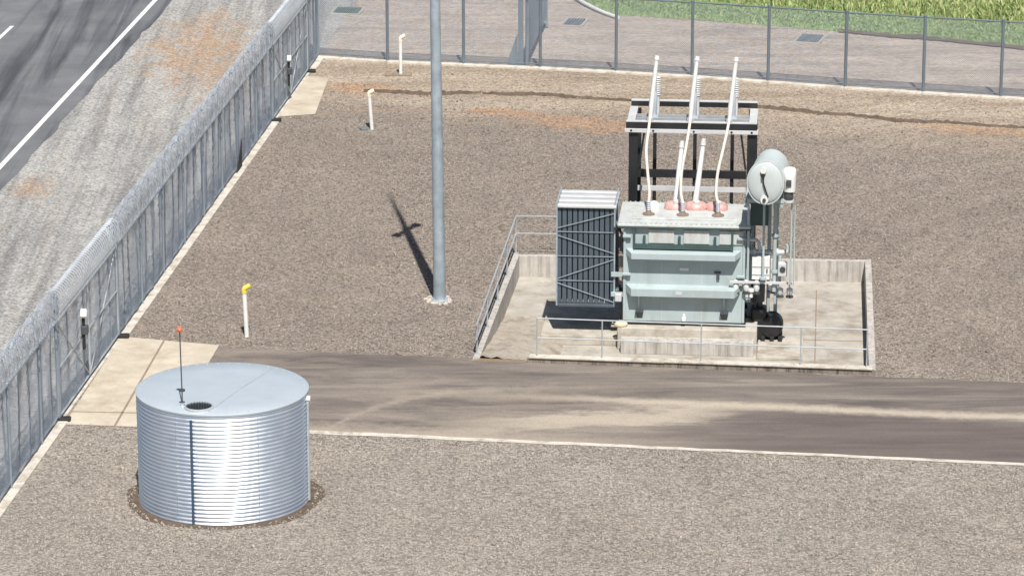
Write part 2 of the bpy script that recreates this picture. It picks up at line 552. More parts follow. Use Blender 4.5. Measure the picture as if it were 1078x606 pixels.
def mat_asphalt():
    m, nt, b = new_mat('road_asphalt')
    c = ramp(nt, noise(nt, 0.5, 6, 0.6), [(0.3, (0.125, 0.130, 0.143)), (0.7, (0.195, 0.20, 0.212))])
    t = noise(nt, 1.0, 6, 0.6, coords(nt, (1.1, 0.05, 1), R(5.2)), 0.5)
    c = mixc(nt, ramp(nt, t, [(0.48, (0, 0, 0)), (0.64, (0.9,) * 3)]), c, (0.05, 0.054, 0.066))
    fine = noise(nt, 45, 3, 0.7)
    c = mixc(nt, 0.5, c, ramp(nt, fine, [(0.3, (0.55,) * 3), (0.7, (1.15,) * 3)]), 'MULTIPLY')
    nt.links.new(c, b.inputs['Base Color'])
    b.inputs['Roughness'].default_value = 0.85
    bump(nt, b, fine, 0.4, 0.01)
    return m
M['asphalt'] = mat_asphalt()

def mat_drive():
    m, nt, b = new_mat('access_road_asphalt')
    ang = R(8.2)
    c = ramp(nt, noise(nt, 0.6, 7, 0.65, coords(nt, (0.5, 1.5, 1), ang)), [(0.3, (0.145, 0.124, 0.110)), (0.7, (0.230, 0.199, 0.175))])
    t = noise(nt, 1.1, 6, 0.6, coords(nt, (0.16, 1.5, 1), ang), 0.4)
    c = mixc(nt, ramp(nt, t, [(0.5, (0, 0, 0)), (0.68, (0.75,) * 3)]), c, (0.31, 0.265, 0.22))
    d2 = noise(nt, 0.9, 5, 0.6, coords(nt, (0.2, 1.2, 1), ang, (3, 5, 0)), 0.8)
    c = mixc(nt, ramp(nt, d2, [(0.5, (0, 0, 0)), (0.66, (0.8,) * 3)]), c, (0.09, 0.075, 0.07))
    t3 = noise(nt, 1.0, 8, 0.7, coords(nt, (0.09, 3.4, 1), ang, (1, 2, 0)), 0.3)
    c = mixc(nt, ramp(nt, t3, [(0.5, (0, 0, 0)), (0.62, (0.5,) * 3)]), c, (0.105, 0.088, 0.083))
    sidef = smooth(nt, mth(nt, 'ADD', lin(nt, 0.135, 1.0, 7.7), mth(nt, 'MULTIPLY_ADD', noise(nt, 0.5, 5, 0.6), 1.4, -0.7)), 0.0, -0.5)
    sidef = mth(nt, 'MULTIPLY', sidef, smooth(nt, lin(nt, 1, 0, 0), 2.0, 7.0))
    c = mixc(nt, mth(nt, 'MULTIPLY', sidef, 0.6), c, (0.105, 0.082, 0.078))
    # sandy drift running along the middle of the road on the right, and thin along the near edge on the left
    wob = mth(nt, 'MULTIPLY_ADD', noise(nt, 0.4, 4, 0.6), 1.0, -0.5)
    ln = mth(nt, 'ADD', lin(nt, 0.135, 1.0, 7.45), mth(nt, 'MULTIPLY', wob, 0.35))
    ln = mth(nt, 'ADD', ln, mth(nt, 'MULTIPLY_ADD', noise(nt, 2.2, 7, 0.75), 0.5, -0.25))
    band = mth(nt, 'MULTIPLY', smooth(nt, ln, -0.42, 0.0), smooth(nt, ln, 0.45, 0.0))
    band = mth(nt, 'MULTIPLY', band, smooth(nt, lin(nt, 1, 0, 0), -4.0, 4.0))
    c = mixc(nt, mth(nt, 'MULTIPLY', band, 0.9), c, (0.47, 0.41, 0.33))
    sx = nt.nodes.new('ShaderNodeSeparateXYZ')
    nt.links.new(nt.nodes.new('ShaderNodeTexCoord').outputs['Object'], sx.inputs[0])
    gr = noise(nt, 3.0, 7, 0.7)
    # dusty arc of turning wheels right of the tank, and dust along the near edge
    xs = mth(nt, 'ADD', sx.outputs[0], 3.9)
    arcy = mth(nt, 'MULTIPLY_ADD', mth(nt, 'SUBTRACT', 1.0, mth(nt, 'POWER', 2.718, mth(nt, 'MULTIPLY', xs, -0.75))), 2.75, -9.5)
    d3 = mth(nt, 'ABSOLUTE', mth(nt, 'SUBTRACT', sx.outputs[1], arcy))
    d3 = mth(nt, 'ADD', d3, mth(nt, 'MULTIPLY_ADD', noise(nt, 1.3, 8, 0.75), 1.6, -0.8))
    c = mixc(nt, mth(nt, 'MULTIPLY', mth(nt, 'MULTIPLY', smooth(nt, d3, 0.42, -0.1), 0.5), mth(nt, 'MULTIPLY', smooth(nt, sx.outputs[0], -4.6, -3.8), smooth(nt, sx.outputs[0], 4.0, -1.0))), c, (0.42, 0.36, 0.29))
    ed = mth(nt, 'ADD', lin(nt, 0.1383, 1.0, 10.604), mth(nt, 'MULTIPLY_ADD', gr, 1.4, -0.7))
    c = mixc(nt, mth(nt, 'MULTIPLY', mth(nt, 'MULTIPLY', smooth(nt, ed, 0.95, 0.1), 0.75), smooth(nt, sx.outputs[0], 5.0, 0.0)), c, (0.40, 0.34, 0.275))
    du = noise(nt, 0.7, 8, 0.72, coords(nt, (0.5, 1.4, 1), ang, (2, 9, 0)), 0.5)
    c = mixc(nt, mth(nt, 'MULTIPLY', ramp(nt, du, [(0.46, (0, 0, 0)), (0.62, (0.6,) * 3)]), smooth(nt, sx.outputs[0], 6.0, -2.0)), c, (0.30, 0.255, 0.21))
    # fan-shaped drift between near edge and the middle, x from 0 to 6
    ln2 = mth(nt, 'ADD', lin(nt, -0.20, 1.0, 9.6), mth(nt, 'MULTIPLY_ADD', noise(nt, 0.9, 8, 0.72, coords(nt, (0.4, 1.3, 1), ang)), 3.0, -1.5))
    fan = mth(nt, 'MULTIPLY', smooth(nt, ln2, -0.7, 0.0), smooth(nt, ln2, 1.0, 0.3))
    fan = mth(nt, 'MULTIPLY', fan, mth(nt, 'MULTIPLY', smooth(nt, lin(nt, 1, 0, 0), -3.0, 1.5), smooth(nt, lin(nt, 1, 0, 0), 6.5, 3.5)))
    c = mixc(nt, mth(nt, 'MULTIPLY', fan, 0.85), c, (0.46, 0.40, 0.32))
    fine = noise(nt, 28, 5, 0.8)
    c = mixc(nt, 0.7, c, ramp(nt, fine, [(0.3, (0.5,) * 3), (0.7, (1.3,) * 3)]), 'MULTIPLY')
    nt.links.new(c, b.inputs['Base Color'])
    b.inputs['Roughness'].default_value = 0.85
    bump(nt, b, fine, 0.4, 0.01)
    return m
M['drive'] = mat_drive()
M['line'] = simple('road_paint', (0.72, 0.72, 0.70), 0.7, 0, 0.1, 8, 0.4, (0.4, 0.4, 0.38))
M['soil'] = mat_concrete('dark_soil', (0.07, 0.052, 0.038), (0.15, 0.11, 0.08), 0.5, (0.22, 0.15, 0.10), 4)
M['bunddirt'] = mat_concrete('dusty_dirt', (0.36, 0.32, 0.265), (0.48, 0.435, 0.37), 0.8, (0.25, 0.195, 0.145), 2.6)
M['claydirt'] = mat_concrete('brown_dirt', (0.23, 0.165, 0.115), (0.34, 0.26, 0.19), 0.6, (0.18, 0.12, 0.08), 2)

# ------------------------------------------------------------------ layout constants (metres)
PIT = [(-0.93, -4.72), (0.05, 4.53), (9.30, 3.98), (8.47, -5.87)]     # outer outline of the bund, front-left, back-left, back-right, front-right
def fence_x(y):
    return -9.47 + 0.1037 * (y + 2.84)
BACK = [(-6.30, 28.18), (-4.0, 27.45), (-1.55, 27.0), (0.90, 26.5), (3.30, 25.95), (5.68, 25.30), (8.03, 24.55), (10.38, 23.75), (12.73, 23.05), (15.05, 22.42), (17.4, 21.75), (19.75, 21.1), (22.1, 20.45)]

def sheet(name, outer, z, mat, holes=()):
    bm = bmesh.new()
    edges = []
    for loop in (outer, *holes):
        vs = [bm.verts.new((p[0], p[1], z)) for p in loop]
        for i in range(len(vs)):
            edges.append(bm.edges.new((vs[i], vs[(i + 1) % len(vs)])))
    bmesh.ops.triangle_fill(bm, use_beauty=True, use_dissolve=False, edges=edges, normal=(0, 0, 1))
    bm.normal_update()
    for f in bm.faces:
        if f.normal.z < 0:
            f.normal_flip()
    me = bpy.data.meshes.new(name)
    bm.to_mesh(me)
    bm.free()
    me.materials.append(mat)
    o = bpy.data.objects.new(name, me)
    C.objects.link(o)
    return o

# ------------------------------------------------------------------ the setting
struct(sheet('ground', [(-900, -900), (900, -900), (900, 1500), (-900, 1500)], -0.035, M['dirt'], [PIT]))
back_ext = BACK + [(60, 9.6)]
struct(sheet('gravel_yard', [(fence_x(-45), -45), (60, -45)] + list(reversed(back_ext)), 0.0, M['yard'], [PIT]))
# public road with its verge
def road_x(y, off):
    return -14.61 + 0.0937 * (y - 13.86) + off
def ragged(off, amp, y0=-60, y1=160, step=0.8):
    pts, y = [], y0
    while y <= y1:
        pts.append((road_x(y, off) + random.uniform(-amp, amp), y))
        y += step
    return pts
vr = [(fence_x(-60) - 0.1, -60), (fence_x(28.2) - 0.1, 28.2), (fence_x(28.2) + 1.2, 40), (-2, 160)]
struct(sheet('gravel_verge', [(road_x(-60, 0.2), -60)] + vr + [(road_x(160, 0.2), 160)], -0.022, M['verge']))
edge = ragged(0.62, 0.07)
struct(sheet('road', [(-40, -60)] + edge + [(-40, 160)], -0.016, M['asphalt']))
def line_quad(name, off, w, y0, y1):
    return struct(sheet(name, [(road_x(y0, off), y0), (road_x(y0, off + w), y0), (road_x(y1, off + w), y1), (road_x(y1, off), y1)], -0.011, M['line']))
line_quad('edge_line', -0.07, 0.16, -60, 160)
for k in range(-2, 8):
    line_quad('centre_line', -4.05, 0.13, 29.6 + k * 9.0, 33.0 + k * 9.0)

# access road, concrete apron
DRL, DRR = [(-7.0, -3.69), (26, -8.52)], [(-7.62, -9.55), (26, -14.2)]
def jag(a, b, n, amp):
    return [(a[0] + (b[0] - a[0]) * i / n, a[1] + (b[1] - a[1]) * i / n + (random.uniform(-amp, amp) if 0 < i < n else 0)) for i in range(n + 1)]
back_edge = jag(DRL[0], DRL[1], 60, 0.05)
front_edge = jag(DRR[0], DRR[1], 60, 0.025)
struct(sheet('access_road', front_edge + list(reversed(back_edge)), 0.006, M['drive']))
struct(sheet('road_edge_strip', [(p[0], p[1] - 0.16) for p in front_edge] + list(reversed([(p[0], p[1] + 0.02 + 0.10 * max(0, 1 - (p[0] + 7) / 11)) for p in front_edge])), 0.011, M['kerb']))
AP = [(-10.0, -9.50), (-7.62, -9.75), (-7.0, -3.50), (-9.40, -2.80)]
struct(sheet('concrete_apron', AP, 0.013, M['apron']))
for a, b in (((-8.85, -9.6), (-8.35, -3.1)), ((-9.93, -8.6), (-7.55, -8.75))):
    mb = MB(); mb.bar((*a, 0.013), (*b, 0.013), 0.05, 0.012)
    struct(mb.build('pavement_joint', M['joint']))
struct(sheet('concrete_slab', [(-7.08, 19.85), (-5.95, 20.2), (-5.78, 25.1), (-6.62, 25.4)], 0.012, M['apron']))

# kerb strips under the fences
def kerb(name, pts, w, h, off=0.0):
    mb = MB()
    for a, b in zip(pts[:-1], pts[1:]):
        a, b = Vector((*a, 0)), Vector((*b, 0))
        t = (b - a).normalized(); nrm = Vector((t.y, -t.x, 0))
        L = (b - a).length
        n = max(1, round(L / 2.4))
        for i in range(n):
            p = a + t * (L * i / n + 0.006); q = a + t * (L * (i + 1) / n - 0.006)
            mb.bar(p + nrm * off + Vector((0, 0, h / 2 - 0.06)), q + nrm * off + Vector((0, 0, h / 2 - 0.06)), w, h + 0.12 - 0.06 + random.uniform(-.004, .004))
    return struct(mb.build(name, M['kerb'], bevel=0.012))
kerb('fence_kerb', [(fence_x(-40), -40), (fence_x(-9.3), -9.3)], 0.30, 0.06, 0.06)
kerb('fence_kerb', [(fence_x(-2.75), -2.75), (fence_x(19.2), 19.2)], 0.30, 0.06, 0.06)
kerb('fence_kerb', [(fence_x(26.05), 26.05), (fence_x(28.3), 28.3)], 0.30, 0.06, 0.06)
kerb('gate_sill', [(fence_x(-9.2), -9.2), (fence_x(-2.85), -2.85)], 0.16, 0.045)
kerb('gate_sill', [(fence_x(19.3), 19.3), (fence_x(25.95), 25.95)], 0.16, 0.045)
kerb('fence_kerb', BACK, 0.34, 0.09, 0.06)

# grass field and crop behind the back fence
GL = [(1.2, 39.0), (2.6, 36.6), (3.3, 35.0), (6.5, 34.0), (10.0, 32.6), (16.75, 29.7), (40, 20)]
struct(sheet('grass_field', GL + [(300, 100), (300, 900), (-4, 900), (-4, 60)], -0.022, M['grassground']))
def blades(name, P, hmin, hmax, w, mat, lean=0.4):
    n = len(P)
    h = rng.uniform(hmin, hmax, n); a = rng.uniform(0, 2 * math.pi, n); l = rng.uniform(0, lean, n)
    ca, sa = np.cos(a), np.sin(a)
    la = rng.uniform(0, 2 * math.pi, n)
    z0 = np.full(n, -0.03)
    v0 = np.stack([P[:, 0] - ca * w / 2, P[:, 1] - sa * w / 2, z0], 1)
    v1 = np.stack([P[:, 0] + ca * w / 2, P[:, 1] + sa * w / 2, z0], 1)
    mid = np.stack([P[:, 0] + np.cos(la) * h * l * .3, P[:, 1] + np.sin(la) * h * l * .3, h * .6], 1)
    dv = np.stack([ca * w * .45, sa * w * .45, np.zeros(n)], 1)
    v2, v3 = mid + dv, mid - dv
    tip = np.stack([P[:, 0] + np.cos(la) * h * l, P[:, 1] + np.sin(la) * h * l, h], 1)
    V = np.stack([v0, v1, v2, v3, tip], 1).reshape(-1, 3)
    b0 = (np.arange(n) * 5)[:, None]
    F = np.concatenate([b0 + np.array([[0, 1, 2]]), b0 + np.array([[0, 2, 3]]), b0 + np.array([[3, 2, 4]])], 0)
    o = np_mesh(name, V, F, mat)
    o['kind'] = 'stuff'
    return o
def gl_y(x):
    return np.interp(x, [p[0] for p in GL], [p[1] for p in GL])
n = 70000
gx = rng.uniform(1.4, 24, n); gy = gl_y(gx) + rng.uniform(-0.25, 1, n) ** 2 * 1.0 + rng.uniform(0, 7.5, n) - 0.1
blades('grass', np.stack([gx, gy], 1), 0.02, 0.08, 0.04, M['blades'], 1.4)
rows = []
for k in range(0, 90):                                                     # crop rows run away from the fence
    x0 = 6.0 + k * 0.30
    ystart = gl_y(x0) + 3.3 + 0.25 * math.sin(k * 1.7)
    for j in range(60):
        y = ystart + j * 0.16
        for q in range(4):
            rows.append((x0 + (y - ystart) * 0.02 + rng.normal(0, .035), y + rng.normal(0, .05)))
blades('crop_rows', np.array(rows), 0.12, 0.36, 0.05, M['crop'], 0.9)

# eroded rill of dark soil across the yard near the back fence
def strip(name, pts, wfun, zmax, mat):
    V, F = [], []
    cs = []
    for a, b in zip(pts[:-1], pts[1:]):
        n = max(2, int(math.dist(a, b) / 0.12))
        cs += [(a[0] + (b[0] - a[0]) * i / n, a[1] + (b[1] - a[1]) * i / n) for i in range(n)]
    ph = random.uniform(0, 9)
    for i, (x, y) in enumerate(cs):
        wig = 0.10 * math.sin(i * .11 + ph) + 0.06 * math.sin(i * .31) + random.uniform(-.04, .04)
        w = wfun(i / len(cs)) * random.uniform(.6, 1.25)
        for k, t in enumerate((-1, -0.35, 0.3, 1)):
            V.append((x, y + wig + t * w / 2, (0.002, zmax * random.uniform(.4, 1), zmax * random.uniform(.3, .9), 0.002)[k]))
    for i in range(len(cs) - 1):
        for k in range(3):
            F.append((i * 4 + k, i * 4 + 4 + k, i * 4 + 5 + k, i * 4 + k + 1))
    mb = MB(); mb.add(V, F)
    return struct(mb.build(name, mat, smooth=True))
strip('soil_rill', [(-4.6, 23.2), (-1.5, 23.05), (0.5, 22.75), (3.6, 21.95), (7.6, 21.0), (9.5, 20.3), (12.0, 19.4), (15.2, 18.3), (22, 16.4)], lambda t: (0.10 + 0.42 * abs(math.sin(t * 7 + 1)) * abs(math.sin(t * 23))) , 0.10, M['soil'])
strip('soil_ridge', [(10.9, 32.2), (13.0, 31.2), (16.0, 29.95), (22, 27.3)], lambda t: 0.28 + 0.2 * abs(math.sin(t * 9)), 0.10, M['soil'])
strip('soil_rill', [(-5.9, 20.0), (-4.8, 20.6), (-2.5, 20.75), (0.4, 20.4)], lambda t: 0.05 + 0.12 * abs(math.sin(t * 5 + 1)), 0.03, M['claydirt'])

# damp soil ring round the tank
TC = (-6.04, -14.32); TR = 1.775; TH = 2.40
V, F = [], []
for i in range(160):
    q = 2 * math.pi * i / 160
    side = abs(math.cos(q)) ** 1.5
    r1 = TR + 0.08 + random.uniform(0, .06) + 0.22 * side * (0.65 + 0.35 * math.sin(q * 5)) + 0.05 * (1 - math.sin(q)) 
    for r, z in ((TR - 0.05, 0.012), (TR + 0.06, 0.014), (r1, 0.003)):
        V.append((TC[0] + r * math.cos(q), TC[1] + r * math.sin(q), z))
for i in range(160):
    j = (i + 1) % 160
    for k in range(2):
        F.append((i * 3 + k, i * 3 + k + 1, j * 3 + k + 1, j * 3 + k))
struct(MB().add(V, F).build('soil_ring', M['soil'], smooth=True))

# loose stones over the yard
def in_poly(P, poly):
    x, y = P[:, 0], P[:, 1]
    ins = np.zeros(len(P), bool)
    j = len(poly) - 1
    for i in range(len(poly)):
        xi, yi = poly[i]; xj, yj = poly[j]
        ins ^= ((yi > y) != (yj > y)) & (x < (xj - xi) * (y - yi) / (yj - yi + 1e-12) + xi)
        j = i
    return ins
def stones(name, N, ybox, rmin, rmax):
    y = rng.uniform(ybox[0], ybox[1], N)
    half = (y + 86) * 0.150 + 0.8
    x = rng.uniform(-1, 1, N) * half
    P = np.stack([x, y], 1)
    keep = x > (-9.47 + 0.1037 * (y + 2.84) + 0.35)
    keep &= y < np.interp(x, [p[0] for p in BACK], [p[1] for p in BACK]) - 0.4
    drive = front_edge + list(reversed(back_edge))
    big = [(p[0], p[1] + (0.06 if i >= len(front_edge) else -0.2)) for i, p in enumerate(drive)]
    cx, cy = sum(p[0] for p in PIT) / 4, sum(p[1] for p in PIT) / 4
    pit2 = [(cx + (p[0] - cx) * 1.01, cy + (p[1] - cy) * 1.01) for p in PIT]
    for poly in (big, AP, pit2, [(-7.1, 19.8), (-5.9, 20.1), (-5.7, 25.2), (-6.7, 25.5)]):
        keep &= ~in_poly(P, poly)
    keep &= np.hypot(P[:, 0] - TC[0], P[:, 1] - TC[1]) > TR + 0.12
    # thinner cover on the dirt at the back
    dl = y + 0.262 * x - 26.5
    keep &= rng.uniform(0, 1, N) < np.clip((-dl - 4.0) / 5.0, 0.08, 1.0) * (0.72 + 0.28 * np.sin(x * 1.3 + 2 * np.sin(y * .7)) * np.sin(y * 1.1 + x * .4))
    P = P[keep]; n = len(P)
    r = rng.uniform(rmin, rmax, n) * (1 + 0.5 * (rng.uniform(0, 1, n) > .93))
    base = np.array([[1, 0, 0], [0, 1, 0], [-1, 0, 0], [0, -1, 0], [0, 0, 1], [0, 0, -1]], float)
    sc = np.stack([r, r * rng.uniform(.6, 1, n), r * rng.uniform(.7, 1.1, n)], 1)
    Vv = base[None] * sc[:, None, :] + rng.normal(0, .18, (n, 6, 3)) * r[:, None, None]
    a = rng.uniform(0, 2 * math.pi, n); ca, sa = np.cos(a)[:, None], np.sin(a)[:, None]
    X = Vv[:, :, 0] * ca - Vv[:, :, 1] * sa; Yv = Vv[:, :, 0] * sa + Vv[:, :, 1] * ca
    Vv = np.stack([X + P[:, 0:1], Yv + P[:, 1:2], Vv[:, :, 2] + (r * 0.25)[:, None]], 2).reshape(-1, 3)
    tri = np.array([[0, 1, 4], [1, 2, 4], [2, 3, 4], [3, 0, 4], [1, 0, 5], [2, 1, 5], [3, 2, 5], [0, 3, 5]])
    Fc = ((np.arange(n) * 6)[:, None, None] + tri[None]).reshape(-1, 3)
    o = np_mesh(name, Vv, Fc, M['stones'])
    o['kind'] = 'stuff'
    return o
stones('gravel_stones', 210000, (-20, 26), 0.015, 0.034)

# ------------------------------------------------------------------ fences
def fence_run(th, pts, H=2.3, top=True, pitch=0.0707, wr=0.0042, post_r=0.034, bulge=0.0, pm='post'):
    """pts are local coordinates of posts; builds posts, rails, mesh panels under th"""
    for i, p in enumerate(pts):
        mb = MB()
        mb.tube([(p[0], p[1], -0.03), (p[0], p[1], H + 0.02)], post_r, 10)
        po = mb.build('post', M[pm], th, smooth=True)
        capm = MB(); capm.lathe([(post_r + .006, 0), (post_r + .006, .03), (0.012, .055)], (p[0], p[1], H + .015), 10)
        capm.build('post_cap', M[pm], po, smooth=True)
        if top:
            am = MB()
            am.bar((p[0], p[1], H - .1), (p[0] - .12, p[1] + .01, H + .74), 0.035, 0.035)
            am.build('extension_arm', M['galv'], po)
    for name, z, r in (('top_rail', H - 0.01, 0.026), ('bottom_rail', 0.14, 0.016)):
        mb = MB()
        for a, b in zip(pts[:-1], pts[1:]):
            mb.tube([(a[0], a[1], z), (b[0], b[1], z)], r, 8)
        mb.build(name, M[pm], th, smooth=True)
    for a, b in zip(pts[:-1], pts[1:]):
        L = math.dist(a, b)
        Vv, Fc = wires(chain_segs(L, 0.09, H - 0.03, pitch, bulge), wr)
        o = np_mesh('mesh_panel', Vv, Fc, M['wire'], th)
        o.location = (a[0], a[1], 0)
        o.rotation_euler = (0, 0, math.atan2(b[1] - a[1], b[0] - a[0]))
    if top:
        mb = MB()                                                    # razor coil along the arms
        rr = 0.27
        path = []
        for a, b in zip(pts[:-1], pts[1:]):
            L = math.dist(a, b)
            n = int(L / 0.16) * 14
            t = Vector((b[0] - a[0], b[1] - a[1], 0)).normalized(); s = Vector((-t.y, t.x, 0))
            for k in range(n):
                q = 2 * math.pi * k / 14
                rad = rr * (1 + 0.12 * math.sin(k * .37) + 0.08 * math.sin(k * .083))
                path.append(Vector((a[0], a[1], H + .37)) + t * (L * k / n + 0.05 * math.sin(q * 2)) + s * (0.06 + rad * .75 * math.cos(q)) + Vector((0, 0, rad * 1.12 * math.sin(q))))
        mb.tube(path, 0.011, 3)
        for zz, dx in ((H + .14, -.03), (H + .34, -.065), (H + .54, -.09), (H + .72, -.115)):
            for a, b in zip(pts[:-1], pts[1:]):
                mb.tube([(a[0] + dx, a[1], zz), (b[0] + dx, b[1], zz)], 0.004, 3)
        mb.build('razor_wire_coil', M['razor'], th)
        for a, b in zip(pts[:-1], pts[1:]):
            L = math.dist(a, b)
            Vv, Fc = wires(chain_segs(L, H + .02, H + .72, 0.10, 0.012), 0.0030)
            o = np_mesh('extension_mesh', Vv, Fc, M['razor'], th)
            o.location = (a[0] - .06, a[1], 0)
            o.rotation_euler = (0, 0, math.atan2(b[1] - a[1], b[0] - a[0]))

def run_left(label, ys):
    y0 = ys[0]
    th = thing('security_fence', label, 'fence', (fence_x(y0), y0, 0))
    fence_run(th, [(fence_x(y) - fence_x(y0), y - y0) for y in ys], bulge=0.022)
    return th
run_left('razor topped chain link fence nearest the corrugated tank, ending at the wide gate', [-25.6, -22.65, -19.7, -16.73, -13.78, -10.95, -9.28])
long_run = run_left('long run of razor topped chain link fence between the two gates, beside the gravel verge', [-2.80 + 22.05 * i / 8 for i in range(9)])
fl_ = MB(); yb_ = 12.9 + 2.80
fl_.add([(fence_x(12.9) - fence_x(-2.8) + .05, yb_, .05), (fence_x(13.75) - fence_x(-2.8) + .05, yb_ + .85, .05), (fence_x(13.75) - fence_x(-2.8) + .05, yb_ + .85, .85),
         (fence_x(12.9) - fence_x(-2.8) + .065, yb_, .05), (fence_x(13.75) - fence_x(-2.8) + .065, yb_ + .85, .05), (fence_x(13.75) - fence_x(-2.8) + .065, yb_ + .85, .85)],
        [(0, 1, 2), (5, 4, 3), (0, 3, 4, 1), (1, 4, 5, 2), (2, 5, 3, 0)])
fl_.build('dark_opening_panel', M['rubber'], long_run)  # added dark triangle, standing in for an opening at the fence foot
run_left('short razor topped fence length in the far corner beyond the small pale slab', [26.0, 28.18])

def gate(label, ya, yb, lf, lz, shroud):
    y0 = ya
    th = thing('fence_gate', label, 'gate', (fence_x(y0), y0, 0))
    A = Vector((0, 0, 0)); B = Vector((fence_x(yb) - fence_x(ya), yb - ya, 0))
    t = (B - A).normalized(); L = (B - A).length
    mid = L / 2
    for s0, s1 in ((0.06, mid - .03), (mid + .03, L - .06)):
        fr = MB()
        a, b = A + t * s0, A + t * s1
        up = Vector((0, 0, 1))
        z0, z1 = 0.1, 2.28
        for p, q in ((a + up * z0, b + up * z0), (a + up * z1, b + up * z1), (a + up * z0, a + up * z1), (b + up * z0, b + up * z1), (a + up * 1.2, b + up * 1.2)):
            fr.tube([p, q], 0.024, 8)
        if s0 < 1:
            fr.tube([a + up * z1, b + up * z0], 0.018, 6)
        else:
            fr.tube([b + up * z1, a + up * z0], 0.018, 6)
        leaf = fr.build('gate_leaf', M['galv'], th, smooth=True)
        Vv, Fc = wires(chain_segs(s1 - s0, z0, z1, 0.0707, 0.016), 0.0042)
        o = np_mesh('gate_mesh', Vv, Fc, M['wire'], leaf)
        o.location = a
        o.rotation_euler = (0, 0, math.atan2(t.y, t.x))
    # razor wire over the gate
    mb = MB(); path = []
    n = int(L / .16) * 14
    s = Vector((-t.y, t.x, 0))
    for k in range(n):
        q = 2 * math.pi * k / 14
        path.append(A + t * (L * k / n) + s * (0.06 + .18 * math.cos(q)) + Vector((0, 0, 2.67 + 0.33 * math.sin(q))))
    mb.tube(path, 0.011, 3)
    mb.build('razor_wire_coil', M['razor'], th)
    # locking bar with white shroud in the middle, on the yard side
    side = Vector((t.y, -t.x, 0)) * 0.09
    c = A + t * (L * lf) + side
    lk = MB(); lk.bar(c + Vector((0, 0, lz - .75)), c + Vector((0, 0, lz)), .07, .07)
    lock = lk.build('lock_bar', M['rubber'], th, bevel=.01)
    MB().box(c + side * .2 + Vector((0, 0, lz + .10)), (.15, .20, .20), rx=R(-30)).build('lock_shroud', M[shroud], lock, bevel=.03)
    MB().box(c + side * .3 + Vector((0, 0, lz - .28)), (.17, .17, .2)).build('padlock_box', M['darkgrey'], lock, bevel=.02)
    for p in (A, B):
        MB().box(p + side * 1.3 + Vector((0, 0, .045)), (.28, .20, .10)).build('gate_stop', M['rubber'], th, bevel=.02)
    for p in (A + t * .02, B - t * .02):
        pm = MB(); pm.tube([p + Vector((0, 0, 0)), p + Vector((0, 0, 2.9))], 0.045, 10)
        pm.build('gate_post', M['post'], th, smooth=True)
    return th
gate('wide chain link double gate in the fence at the pale concrete apron', -9.22, -2.86, .36, 1.72, 'white')
gate('far chain link double gate at the small pale slab near the corner', 19.32, 25.94, .38, 1.25, 'galv')

# back fence (two-metre-plus chain link, no razor wire)
th = thing('security_fence', 'plain chain link fence with grey posts along the back, before the dirt track', 'fence', (BACK[0][0], BACK[0][1], 0))
fence_run(th, [(p[0] - BACK[0][0], p[1] - BACK[0][1]) for p in BACK], H=2.4, top=False, pitch=0.0707, wr=0.0056, post_r=0.05, pm='darkpost')

# cross fence leaving the back fence towards the field
th = thing('cross_fence', 'mesh fence leaving the back fence at a thick braced post towards the field', 'fence', (0.28, 26.75, 0))
MB().box((0, 0, 1.1), (.17, .17, 2.2)).build('corner_post', M['post'], th, bevel=.012)
g = MB(); g.add([(-.1, -.02, 0), (-.42, -.02, 0), (-.42, -.02, .18), (-.1, -.02, 1.1), (-.1, .05, 0), (-.42, .05, 0), (-.42, .05, .18), (-.1, .05, 1.1)],
                [(0, 1, 2, 3), (7, 6, 5, 4), (0, 4, 5, 1), (1, 5, 6, 2), (2, 6, 7, 3)])
g.build('gusset', M['post'], th)
MB().tube([(.2, .05, 0), (.2, .05, 3.0)], .055, 12).build('pole', M['pole'], th, smooth=True)
Vv, Fc = wires(chain_segs(6.0, 0.35, 2.6, 0.12), 0.006)
o = np_mesh('mesh_panel', Vv, Fc, M['wire'], th); o.location = (.26, .06, 0); o.rotation_euler = (0, 0, R(84))
MB().tube([(.26, .06, 2.6), (.26 + 6 * math.cos(R(84)), .06 + 6 * math.sin(R(84)), 2.6)], .03, 8).build('top_rail', M['post'], th, smooth=True)
MB().tube([(.26 + 6 * math.cos(R(84)), .06 + 6 * math.sin(R(84)), 0), (.26 + 6 * math.cos(R(84)), .06 + 6 * math.sin(R(84)), 2.7)], .045, 10).build('post', M['post'], th, smooth=True)

# ------------------------------------------------------------------ transformer bund
TL = (4.18, -1.89, 0.0); TA = R(-5)
bund = thing('transformer_bund', 'sunken concrete bund with pale walls and stained floor under the transformer', 'bund wall', (0, 0, 0))
FZ = -0.55
def inset(poly, dist):
    cx, cy = sum(p[0] for p in poly) / 4, sum(p[1] for p in poly) / 4
    out = []
    n = len(poly)
    for i in range(n):
        p0, p1, p2 = Vector(poly[i - 1]), Vector(poly[i]), Vector(poly[(i + 1) % n])
        d1, d2 = (p1 - p0).normalized(), (p2 - p1).normalized()
        n1, n2 = Vector((d1.y, -d1.x)), Vector((d2.y, -d2.x))
        if n1.dot(Vector((cx, cy)) - p1) < 0: n1 = -n1
        if n2.dot(Vector((cx, cy)) - p1) < 0: n2 = -n2
        bis = (n1 + n2)
        out.append(tuple(p1 + bis * (dist / (1 + n1.dot(n2)))))
    return out
IN = inset(PIT, 0.16)
